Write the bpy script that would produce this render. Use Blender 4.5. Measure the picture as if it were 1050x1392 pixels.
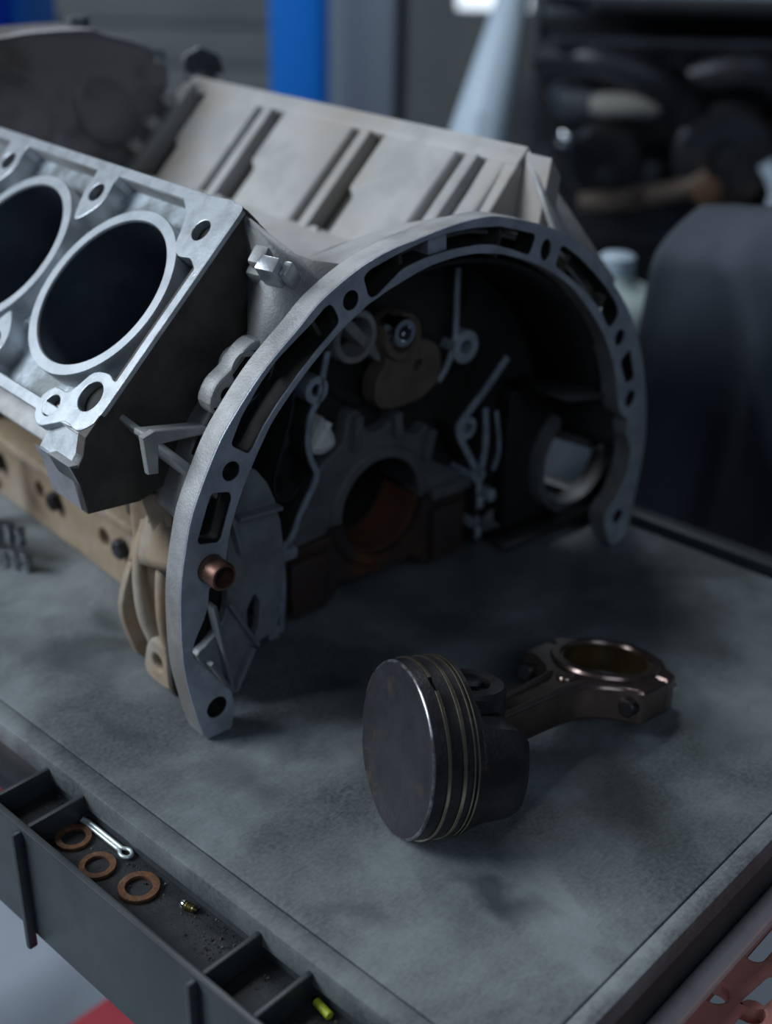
import bpy, bmesh, math, random
from mathutils import Vector, Matrix

# ---------------------------------------------------------------- camera, light, exposure
sc = bpy.context.scene
for o in list(bpy.data.objects): bpy.data.objects.remove(o, do_unlink=True)
COL = sc.collection
MM = 0.001

cam_data = bpy.data.cameras.new('camera')
cam = bpy.data.objects.new('camera', cam_data); COL.objects.link(cam)
cam.matrix_world = Matrix(((0.67825767, 0.31967163, -0.66164686, -0.53137832),
                           (-0.73453338, 0.32027453, -0.59823486, -0.42911884),
                           (0.02066992, 0.89175909, 0.45203814, 0.430),
                           (0, 0, 0, 1)))
cam_data.sensor_fit = 'VERTICAL'; cam_data.sensor_height = 36.0; cam_data.sensor_width = 27.155
cam_data.lens = 36.0 * 1690.73 / 1392.0
cam_data.clip_start = 0.02; cam_data.clip_end = 60
cam_data.dof.use_dof = True
cam_data.dof.focus_distance = 0.618
cam_data.dof.aperture_fstop = 4.0
cam_data.dof.aperture_blades = 9
sc.camera = cam

world = bpy.data.worlds.new('workshop_air'); sc.world = world; world.use_nodes = True
wb = world.node_tree.nodes['Background']
wb.inputs[0].default_value = (0.60, 0.76, 1.0, 1); wb.inputs[1].default_value = 0.042

def area_light(name, loc, target, size, power, color):
    d = bpy.data.lights.new(name, 'AREA'); d.shape = 'RECTANGLE'; d.size = size[0]; d.size_y = size[1]
    d.energy = power; d.color = color
    o = bpy.data.objects.new(name, d); COL.objects.link(o); o.location = loc
    o.rotation_euler = (Vector(target) - Vector(loc)).to_track_quat('-Z', 'Y').to_euler()
    return o
area_light('window_daylight', (-1.9, 1.7, 1.7), (0, 0, 0.1), (1.5, 1.1), 74, (0.80, 0.90, 1.0))
area_light('door_daylight', (-1.6, -2.4, 1.9), (0, 0, 0.1), (1.8, 1.6), 11, (0.66, 0.82, 1.0))  # added soft fill for the bell face, no real opening behind it
area_light('ceiling_lamp', (0.9, 1.3, 2.3), (0.9, 1.2, 0), (1.2, 0.5), 26, (0.86, 0.94, 1.0))  # added overhead fill that brightens the background, no fixture there

vs = sc.view_settings
vs.view_transform = 'Standard'; vs.look = 'None'; vs.exposure = 0.12; vs.gamma = 1.0; vs.use_curve_mapping = False

# ---------------------------------------------------------------- materials
def mat(name, c1, c2=None, rough=0.5, metal=0.0, scale=40, lo=0.4, hi=0.6, bump=0.0, bscale=300, rough2=None, c3=None, scale3=12, lo3=.55, hi3=.7, detail=6, emit=None, alpha=None):
    m = bpy.data.materials.new(name); m.use_nodes = True
    nt = m.node_tree; N = nt.nodes; L = nt.links; b = N['Principled BSDF']
    b.inputs['Roughness'].default_value = rough; b.inputs['Metallic'].default_value = metal
    tc = N.new('ShaderNodeTexCoord')
    def noise(s, det=detail):
        n = N.new('ShaderNodeTexNoise'); n.inputs['Scale'].default_value = s; n.inputs['Detail'].default_value = det
        n.inputs['Roughness'].default_value = 0.62
        L.new(tc.outputs['Object'], n.inputs['Vector']); return n
    def ramp(src, lo, hi):
        r = N.new('ShaderNodeMapRange'); r.inputs[1].default_value = lo; r.inputs[2].default_value = hi
        L.new(src, r.inputs[0]); return r.outputs[0]
    def mix(f, a, b_):
        x = N.new('ShaderNodeMix'); x.data_type = 'RGBA'
        L.new(f, x.inputs[0])
        for v, i in ((a, 6), (b_, 7)):
            if isinstance(v, tuple): x.inputs[i].default_value = (*v, 1)
            else: L.new(v, x.inputs[i])
        return x.outputs[2]
    if c2 is None:
        b.inputs['Base Color'].default_value = (*c1, 1)
    else:
        fac = ramp(noise(scale).outputs[0], lo, hi)
        col = mix(fac, c1, c2)
        if c3 is not None:
            col = mix(ramp(noise(scale3).outputs[0], lo3, hi3), col, c3)
        L.new(col, b.inputs['Base Color'])
        if rough2 is not None:
            r = N.new('ShaderNodeMapRange'); r.inputs[3].default_value = rough; r.inputs[4].default_value = rough2
            L.new(fac, r.inputs[0]); L.new(r.outputs[0], b.inputs['Roughness'])
    if bump:
        bn = N.new('ShaderNodeBump'); bn.inputs['Strength'].default_value = bump; bn.inputs['Distance'].default_value = 0.0006
        L.new(noise(bscale, 3).outputs[0], bn.inputs['Height']); L.new(bn.outputs[0], b.inputs['Normal'])
    if emit:
        b.inputs['Emission Color'].default_value = (*emit[0], 1); b.inputs['Emission Strength'].default_value = emit[1]
    return m

M = {}
M['cast'] = mat('cast_aluminium', (0.30, 0.30, 0.30), (0.42, 0.42, 0.42), .55, .35, 35, bump=.5, bscale=700, c3=(0.22, 0.19, 0.165), scale3=14, lo3=.5, hi3=.72)
M['cast_valley'] = mat('dusty_cast_aluminium', (0.34, 0.33, 0.32), (0.44, 0.43, 0.42), .6, .2, 22, bump=.5, bscale=600, c3=(0.29, 0.235, 0.19), scale3=11, lo3=.48, hi3=.72)
M['flange'] = mat('machined_flange', (0.52, 0.57, 0.64), (0.38, 0.42, 0.48), .40, .45, 60, bump=.25, bscale=900)
M['mach'] = mat('machined_aluminium', (0.52, 0.55, 0.58), (0.36, 0.38, 0.40), .36, .7, 90, lo=.45, hi=.7, bump=.15, bscale=900)
M['liner'] = mat('liner_face', (0.52, 0.55, 0.58), (0.44, 0.47, 0.50), .38, .65, 70, bump=.1, bscale=900)
M['bore'] = mat('cylinder_bore', (0.13, 0.155, 0.20), (0.07, 0.085, 0.11), .34, .5, 12)
M['jacket'] = mat('water_jacket', (0.22, 0.24, 0.24), (0.50, 0.55, 0.60), .36, .45, 28, lo=.43, hi=.60, bump=.4, bscale=400)  # bright blotches paint light reflecting off the jacket floor
M['greasy'] = mat('greasy_cast', (0.075, 0.066, 0.056), (0.045, 0.039, 0.032), .6, .1, 40, bump=.35, bscale=700, c3=(0.11, 0.10, 0.09), scale3=16, lo3=.55, hi3=.8)
M['tan'] = mat('oil_stained_cast', (0.40, 0.30, 0.20), (0.30, 0.22, 0.145), .6, .1, 30, bump=.5, bscale=500, c3=(0.42, 0.38, 0.33), scale3=18, lo3=.5, hi3=.7)  # tan of oil stain plus warm bounce light put into the colour
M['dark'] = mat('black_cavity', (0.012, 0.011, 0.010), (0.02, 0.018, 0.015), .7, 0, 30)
M['bellin'] = mat('oily_bell_inside', (0.016, 0.0155, 0.0155), (0.028, 0.026, 0.025), .5, .1, 25, bump=.4, bscale=500)  # low base colour carries the shade inside the bell
M['rust'] = mat('rusty_cap', (0.075, 0.045, 0.04), (0.05, 0.038, 0.038), .5, .3, 40, bump=.5, bscale=500, c3=(0.16, 0.07, 0.03), scale3=30, lo3=.52, hi3=.68)
M['bearing'] = mat('bearing_shell', (0.30, 0.13, 0.075), (0.22, 0.12, 0.10), .38, .6, 30)
M['weight'] = mat('brown_weight', (0.17, 0.125, 0.095), (0.125, 0.094, 0.075), .6, .2, 50, bump=.3)
M['chrome'] = mat('bright_steel', (0.72, 0.76, 0.80), None, .16, 1.0)
M['copper'] = mat('copper_sleeve', (0.26, 0.135, 0.095), (0.15, 0.08, 0.06), .45, .6, 120)
M['gasket'] = mat('gasket_edge', (0.46, 0.52, 0.60), (0.30, 0.345, 0.41), .35, .4, 120)
M['cover'] = mat('grimy_cover', (0.17, 0.16, 0.17), (0.25, 0.24, 0.255), .48, .3, 18, bump=.4, bscale=200, c3=(0.09, 0.075, 0.07), scale3=9, lo3=.48, hi3=.65)
M['piston'] = mat('carbon_piston', (0.046, 0.043, 0.049), (0.024, 0.023, 0.026), .42, .45, 60, bump=.4, bscale=500, c3=(0.12, 0.062, 0.034), scale3=50, lo3=.60, hi3=.72)
M['crown'] = mat('carbon_crown', (0.040, 0.039, 0.046), (0.021, 0.0205, 0.024), .5, .2, 38, lo=.36, hi=.64, bump=.6, bscale=420, c3=(0.085, 0.055, 0.04), scale3=48, lo3=.60, hi3=.72)
M['ring'] = mat('ring_steel', (0.52, 0.45, 0.34), (0.36, 0.31, 0.24), .25, .95, 60)
M['rod'] = mat('bronzed_rod', (0.27, 0.195, 0.175), (0.18, 0.125, 0.11), .24, .9, 30, bump=.12, bscale=500)
M['rodbore'] = mat('bronze_bearing', (0.32, 0.22, 0.11), (0.20, 0.13, 0.07), .28, .9, 30)
M['washer'] = mat('rusty_copper_washer', (0.26, 0.12, 0.055), (0.16, 0.08, 0.045), .55, .5, 220, bump=.5, bscale=900, c3=(0.30, 0.16, 0.10), scale3=150)
M['brass'] = mat('dirty_brass', (0.22, 0.17, 0.05), (0.08, 0.06, 0.03), .35, .8, 200)
M['yellow'] = mat('yellow_green_plastic', (0.55, 0.62, 0.04), None, .4, 0)
M['chain'] = mat('chain_steel', (0.22, 0.235, 0.26), (0.12, 0.125, 0.14), .28, .85, 200)
M['saddle'] = mat('dull_saddle_cast', (0.17, 0.175, 0.18), (0.12, 0.122, 0.125), .55, .25, 40, bump=.4, bscale=600)
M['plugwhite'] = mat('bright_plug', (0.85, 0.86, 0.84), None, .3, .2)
M['zinc'] = mat('zinc_plating', (0.72, 0.80, 0.80), None, .3, .55)
M['wornedge'] = mat('worn_crown_edge', (0.34, 0.34, 0.36), (0.12, 0.11, 0.11), .3, .8, 160)
M['legweb'] = mat('dull_leg_web', (0.27, 0.29, 0.31), (0.19, 0.205, 0.22), .5, .3, 40, bump=.3, bscale=700)
M['crumb'] = mat('grit', (0.03, 0.025, 0.022), (0.10, 0.09, 0.08), .7, 0, 400)

STAINS_AND_PATCHES = [(-165, -168, 11, 32, 8, .75), (-62, -182, 26, 50, -25, .6), (-170, 140, 24, 60, 40, .7), (-142, 160, 14, 20, 0, .6), (-190, -20, 12, 26, 10, .4), (20, -185, 40, 26, 0, .45),
          (-100, -12, 30, 60, 60, .55), (120, -80, 60, 90, 20, .5), (-205, 60, 8, 20, 0, .4), (-20, -70, 50, 30, 0, .4), (60, 40, 120, 80, 0, .45), (-222, -130, 8, 20, 30, .4)]
def table_mat():
    m = bpy.data.materials.new('worn_grey_plastic'); m.use_nodes = True
    nt = m.node_tree; N = nt.nodes; L = nt.links; b = N['Principled BSDF']
    tc = N.new('ShaderNodeTexCoord')
    def noise(s, d=8, r=.65, stretch=None, dist=0):
        n = N.new('ShaderNodeTexNoise'); n.inputs['Scale'].default_value = s; n.inputs['Detail'].default_value = d
        n.inputs['Roughness'].default_value = r; n.inputs['Distortion'].default_value = dist
        if stretch:
            mp = N.new('ShaderNodeMapping'); mp.inputs['Rotation'].default_value = (0, 0, stretch[0]); mp.inputs['Scale'].default_value = stretch[1]
            L.new(tc.outputs['Object'], mp.inputs['Vector']); L.new(mp.outputs[0], n.inputs['Vector'])
        else: L.new(tc.outputs['Object'], n.inputs['Vector'])
        return n.outputs[0]
    def rng(s, a, c, o0=0., o1=1.):
        r = N.new('ShaderNodeMapRange'); r.inputs[1].default_value = a; r.inputs[2].default_value = c
        r.inputs[3].default_value = o0; r.inputs[4].default_value = o1; L.new(s, r.inputs[0]); return r.outputs[0]
    def mix(f, a, c):
        x = N.new('ShaderNodeMix'); x.data_type = 'RGBA'; L.new(f, x.inputs[0])
        for v, i in ((a, 6), (c, 7)):
            if isinstance(v, tuple): x.inputs[i].default_value = (*v, 1)
            else: L.new(v, x.inputs[i])
        return x.outputs[2]
    def math_(op, a, c=None):
        x = N.new('ShaderNodeMath'); x.operation = op; x.use_clamp = False
        for v, k in ((a, 0), (c, 1)):
            if v is None: continue
            if isinstance(v, (int, float)): x.inputs[k].default_value = v
            else: L.new(v, x.inputs[k])
        return x.outputs[0]
    smudge = rng(noise(9.5, 6, .58, dist=.35), .41, .60)
    fibre = rng(noise(420, 3, .6), .3, .7)
    grain = rng(noise(46, 6, .62), .34, .66)
    scr = rng(noise(70, 4, .6, (0.9, (2, 14, 1))), .54, .70)
    scr2 = rng(noise(90, 4, .6, (-.5, (1.5, 13, 1))), .55, .70)
    scr3 = rng(noise(60, 4, .6, (2.1, (1.5, 10, 1))), .55, .72)
    c = mix(smudge, (0.062, 0.069, 0.069), (0.235, 0.262, 0.270))
    c = mix(rng(grain, 0, 1, 0, .42), c, (0.085, 0.094, 0.095))
    c = mix(rng(fibre, 0, 1, 0, .34), c, (0.29, 0.32, 0.33))
    c = mix(rng(scr, 0, 1, 0, .16), c, (0.33, 0.36, 0.37))
    c = mix(rng(scr2, 0, 1, 0, .16), c, (0.30, 0.33, 0.34))
    c = mix(rng(scr3, 0, 1, 0, .14), c, (0.06, 0.066, 0.066))
    # grease stains and other dark patches at their own places on the top
    wob = N.new('ShaderNodeTexNoise'); wob.inputs['Scale'].default_value = 22; wob.inputs['Detail'].default_value = 5
    L.new(tc.outputs['Object'], wob.inputs['Vector'])
    sub = N.new('ShaderNodeVectorMath'); sub.operation = 'SUBTRACT'; sub.inputs[1].default_value = (.5, .5, .5); L.new(wob.outputs['Color'], sub.inputs[0])
    scl = N.new('ShaderNodeVectorMath'); scl.operation = 'SCALE'; scl.inputs['Scale'].default_value = .055; L.new(sub.outputs[0], scl.inputs[0])
    pos = N.new('ShaderNodeVectorMath'); pos.operation = 'ADD'; L.new(tc.outputs['Object'], pos.inputs[0]); L.new(scl.outputs[0], pos.inputs[1])
    for (x_, y_, rx_, ry_, an_, st_) in STAINS_AND_PATCHES:
        mp = N.new('ShaderNodeMapping'); mp.vector_type = 'TEXTURE'
        mp.inputs['Location'].default_value = (x_ * MM, y_ * MM, .85); mp.inputs['Rotation'].default_value = (0, 0, math.radians(an_)); mp.inputs['Scale'].default_value = (rx_ * MM, ry_ * MM, 1)
        L.new(pos.outputs[0], mp.inputs['Vector'])
        ln = N.new('ShaderNodeVectorMath'); ln.operation = 'LENGTH'; L.new(mp.outputs[0], ln.inputs[0])
        c = mix(rng(ln.outputs['Value'], 1.15, .35, 0, st_), c, (0.034, 0.037, 0.036))
    L.new(c, b.inputs['Base Color'])
    L.new(rng(smudge, 0, 1, .42, .62), b.inputs['Roughness'])
    bn = N.new('ShaderNodeBump'); bn.inputs['Strength'].default_value = .25; bn.inputs['Distance'].default_value = .0004
    L.new(noise(500, 4), bn.inputs['Height']); L.new(bn.outputs[0], b.inputs['Normal'])
    return m
M['table'] = table_mat()
M['tray'] = mat('black_grey_plastic', (0.036, 0.042, 0.045), (0.050, 0.057, 0.060), .42, 0, 30, bump=.2, bscale=700)
M['trayfloor'] = mat('gritty_tray', (0.030, 0.032, 0.034), (0.018, 0.019, 0.020), .6, 0, 120, bump=.6, bscale=600)
M['redpaint'] = mat('red_paint', (0.42, 0.055, 0.07), (0.36, 0.05, 0.06), .4, 0, 10)
M['redplastic'] = mat('faded_red_plastic', (0.62, 0.25, 0.21), (0.54, 0.20, 0.165), .45, 0, 30, c3=(0.25, 0.13, 0.09), scale3=40, lo3=.6, hi3=.75)
M['tube'] = mat('dull_chrome_tube', (0.88, 0.78, 0.76), (0.74, 0.64, 0.63), .16, .25, 30)
M['bluepaint'] = mat('blue_paint', (0.004, 0.17, 0.66), None, .4, 0)
M['bluebox'] = mat('deep_blue_plastic', (0.0, 0.06, 0.75), None, .4, 0)
M['greypaint'] = mat('grey_blue_paint', (0.38, 0.44, 0.53), None, .5, 0)
M['palepaint'] = mat('pale_blue_grey_paint', (0.40, 0.48, 0.56), None, .45, 0)
M['wall'] = mat('dim_workshop_wall', (0.29, 0.31, 0.31), (0.23, 0.245, 0.24), .7, 0, .8)
M['floor'] = mat('grey_concrete', (0.30, 0.34, 0.39), (0.25, 0.285, 0.33), .5, 0, 2)
M['cloth'] = mat('navy_grey_cloth', (0.028, 0.036, 0.052), (0.042, 0.053, 0.073), .8, 0, 8)
M['blackpl'] = mat('black_plastic', (0.012, 0.013, 0.015), (0.02, 0.021, 0.024), .4, 0, 12)
M['darkmetal'] = mat('dark_oily_metal', (0.04, 0.042, 0.05), (0.02, 0.02, 0.024), .38, .5, 8, c3=(0.09, 0.06, 0.045), scale3=6, lo3=.55, hi3=.7)
M['greymetal'] = mat('smoky_grey_metal', (0.16, 0.17, 0.19), (0.09, 0.095, 0.10), .4, .4, 8)
M['beige'] = mat('dull_beige', (0.30, 0.28, 0.25), None, .5, 0)
M['orange'] = mat('dull_orange', (0.12, 0.06, 0.03), None, .5, 0)
M['palegreen'] = mat('pale_green_plastic', (0.52, 0.62, 0.60), None, .4, 0)
M['paleblue'] = mat('pale_blue_plastic', (0.55, 0.68, 0.78), None, .4, 0)

# ---------------------------------------------------------------- helpers
def thing(name, label, cat, loc=(0, 0, 0), rotz=0, group=None):
    o = bpy.data.objects.new(name, None); COL.objects.link(o)
    o.location = loc; o.rotation_euler = (0, 0, rotz); o.empty_display_size = .02
    o['label'] = label; o['category'] = cat
    if group: o['group'] = group
    return o
def tag(o, label, cat, group=None):
    o['label'] = label; o['category'] = cat
    if group: o['group'] = group
    return o
def struct(o):
    o['kind'] = 'structure'; return o
def link(name, bm, m, parent=None, smooth=35, fix=True):
    if fix: bmesh.ops.recalc_face_normals(bm, faces=bm.faces)
    me = bpy.data.meshes.new(name); bm.to_mesh(me); bm.free()
    return link_me(name, me, m, parent, smooth)
def link_me(name, me, m, parent=None, smooth=35):
    o = bpy.data.objects.new(name, me); COL.objects.link(o)
    for mm_ in (m if isinstance(m, (list, tuple)) else [m]): me.materials.append(M[mm_] if isinstance(mm_, str) else mm_)
    if parent: o.parent = parent
    if smooth:
        me.polygons.foreach_set('use_smooth', [True] * len(me.polygons))
        me.set_sharp_from_angle(angle=math.radians(smooth))
    return o
def V(*a): return Vector(a)
def frame(o, a, b, n): return (Vector(o), Vector(a), Vector(b), Vector(n))
def fp(fr, a, b, n): return (fr[0] + fr[1] * a + fr[2] * b + fr[3] * n) * MM
ENG = frame((0, 0, 0), (1, 0, 0), (0, 0, 1), (0, 1, 0))      # a = x, b = z, n = depth into the block
WLD = frame((0, 0, 0), (1, 0, 0), (0, 1, 0), (0, 0, 1))
def smooth_loop(p, n=3):
    out = []; k = len(p)
    for i in range(k):
        p0, p1, p2, p3 = (Vector(p[(i + j) % k]) for j in (-1, 0, 1, 2))
        for s in range(n):
            t = s / n
            out.append(0.5 * ((2 * p1) + (p2 - p0) * t + (2 * p0 - 5 * p1 + 4 * p2 - p3) * t * t + (3 * p1 - p0 - 3 * p2 + p3) * t ** 3))
    return [tuple(v) for v in out]
def smooth_path(p, n=4):
    out = []; k = len(p); P = [Vector(q) for q in p]
    for i in range(k - 1):
        p0 = P[max(i - 1, 0)]; p1 = P[i]; p2 = P[i + 1]; p3 = P[min(i + 2, k - 1)]
        for s in range(n):
            t = s / n
            out.append(0.5 * ((2 * p1) + (p2 - p0) * t + (2 * p0 - 5 * p1 + 4 * p2 - p3) * t * t + (3 * p1 - p0 - 3 * p2 + p3) * t ** 3))
    out.append(P[-1]); return [tuple(v) for v in out]
def circle(c, r, n=28, ry=None, rot=0):
    ry = ry or r; out = []
    for i in range(n):
        a = 2 * math.pi * i / n; x = r * math.cos(a); y = ry * math.sin(a)
        out.append((c[0] + x * math.cos(rot) - y * math.sin(rot), c[1] + x * math.sin(rot) + y * math.cos(rot)))
    return out
def round_poly(p, r, n=4):
    out = []; k = len(p)
    for i in range(k):
        a, b, c = Vector(p[i - 1]), Vector(p[i]), Vector(p[(i + 1) % k])
        u = (a - b); w = (c - b); d = min(r, u.length * .45, w.length * .45)
        s = b + u.normalized() * d; e = b + w.normalized() * d
        for j in range(n + 1):
            t = j / n; out.append(tuple((1 - t) ** 2 * s + 2 * t * (1 - t) * b + t * t * e))
    return out
def plate_mesh(loops, fr, n0, n1, bevel=.6, res=1):
    cu = bpy.data.curves.new('outline', 'CURVE'); cu.dimensions = '2D'; cu.fill_mode = 'BOTH'
    for lp in loops:
        sp = cu.splines.new('POLY'); sp.points.add(len(lp) - 1); sp.use_cyclic_u = True
        for i, q in enumerate(lp): sp.points[i].co = (q[0], q[1], 0, 1)
    h = abs(n1 - n0) / 2; bevel = min(bevel, h * .9)
    cu.extrude = h - bevel; cu.bevel_depth = bevel; cu.bevel_resolution = res; cu.offset = -bevel
    ob = bpy.data.objects.new('outline', cu); me = bpy.data.meshes.new_from_object(ob)
    mid = (n0 + n1) / 2
    for v in me.vertices: v.co = fp(fr, v.co.x, v.co.y, v.co.z + mid)
    bpy.data.objects.remove(ob); bpy.data.curves.remove(cu)
    bm = bmesh.new(); bm.from_mesh(me); bpy.data.meshes.remove(me)
    bmesh.ops.remove_doubles(bm, verts=bm.verts, dist=1e-6)
    return bm
def plate(name, loops, fr, n0, n1, m, parent=None, bevel=.6, smooth=20):
    return link(name, plate_mesh(loops, fr, n0, n1, bevel), m, parent, smooth)
def add(bm, other):
    me = bpy.data.meshes.new('tmp'); other.to_mesh(me); bm.from_mesh(me); other.free(); bpy.data.meshes.remove(me); return bm
def add_box(bm, fr, a, b, n, bev=0.):
    vs_ = [bm.verts.new(fp(fr, a[i], b[j], n[k])) for i in (0, 1) for j in (0, 1) for k in (0, 1)]
    fs = [bm.faces.new([vs_[q] for q in f]) for f in ((0, 1, 3, 2), (4, 6, 7, 5), (0, 4, 5, 1), (2, 3, 7, 6), (0, 2, 6, 4), (1, 5, 7, 3))]
    if bev:
        es = list({e for f in fs for e in f.edges})
        bmesh.ops.bevel(bm, geom=es, offset=bev * MM, segments=2, affect='EDGES', profile=.5)
    return bm
def box(name, fr, a, b, n, m, parent=None, bev=.8):
    return link(name, add_box(bmesh.new(), fr, a, b, n, bev), m, parent)
def add_grid(bm, rows, close_u=False, close_v=False):
    g = [[bm.verts.new(Vector(p) * MM) for p in r] for r in rows]
    R_, C_ = len(g), len(g[0])
    for i in range(R_ - (0 if close_v else 1)):
        for j in range(C_ - (0 if close_u else 1)):
            bm.faces.new((g[i][j], g[i][(j + 1) % C_], g[(i + 1) % R_][(j + 1) % C_], g[(i + 1) % R_][j]))
    return g
def axes(d):
    d = Vector(d).normalized(); h = V(0, 0, 1) if abs(d.z) < .9 else V(1, 0, 0)
    u = d.cross(h).normalized(); return d, u, d.cross(u)
def add_lathe(bm, o, d, prof, n=40, a0=0., a1=2 * math.pi, closed=True, u=None):
    """prof: list of (along axis, radius)"""
    d, uu, w = axes(d); o = Vector(o)
    if u is not None: uu = Vector(u).normalized(); w = d.cross(uu)
    full = abs(a1 - a0 - 2 * math.pi) < 1e-6
    k = n if full else n + 1
    rows = [[o + d * z + (uu * math.cos(a0 + (a1 - a0) * j / n) + w * math.sin(a0 + (a1 - a0) * j / n)) * max(r, .01) for j in range(k)] for z, r in prof]
    g = add_grid(bm, rows, close_u=full, close_v=closed)
    if closed and not full:
        bm.faces.new([r[0] for r in g]); bm.faces.new([r[-1] for r in g])
    return bm
def lathe(name, o, d, prof, m, parent=None, n=40, closed=True, smooth=35, **k):
    return link(name, add_lathe(bmesh.new(), o, d, prof, n, closed=closed, **k), m, parent, smooth)
def add_tube(bm, path, r, n=10, caps=True):
    P = [Vector(p) for p in path]; rows = []; rr = r if isinstance(r, (list, tuple)) else [r] * len(P)
    up = None
    for i, p in enumerate(P):
        d = (P[min(i + 1, len(P) - 1)] - P[max(i - 1, 0)]).normalized()
        if up is None: _, u, w = axes(d)
        else: u = (up - d * up.dot(d)).normalized(); w = d.cross(u)
        up = u
        rows.append([p + (u * math.cos(2 * math.pi * j / n) + w * math.sin(2 * math.pi * j / n)) * rr[i] for j in range(n)])
    g = add_grid(bm, rows, close_u=True)
    if caps: bm.faces.new(g[0]); bm.faces.new(g[-1])
    return bm
def tube(name, path, r, m, parent=None, n=10):
    return link(name, add_tube(bmesh.new(), path, r, n), m, parent, 50)
def ribbon_bm(path2, fr, n0, n1, w):
    """thin upright wall that follows a 2D path; its edge faces the viewer"""
    P = [Vector(p) for p in path2]; L_, R_ = [], []
    for i, p in enumerate(P):
        d = (P[min(i + 1, len(P) - 1)] - P[max(i - 1, 0)]).normalized(); q = Vector((-d.y, d.x))
        ww = w[i] if isinstance(w, (list, tuple)) else w
        L_.append(tuple(p + q * ww / 2)); R_.append(tuple(p - q * ww / 2))
    return plate_mesh([L_ + R_[::-1]], fr, n0, n1, .5)
def ribbon(name, path2, fr, n0, n1, w, m, parent): return link(name, ribbon_bm(path2, fr, n0, n1, w), m, parent)
random.seed(7)
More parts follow.
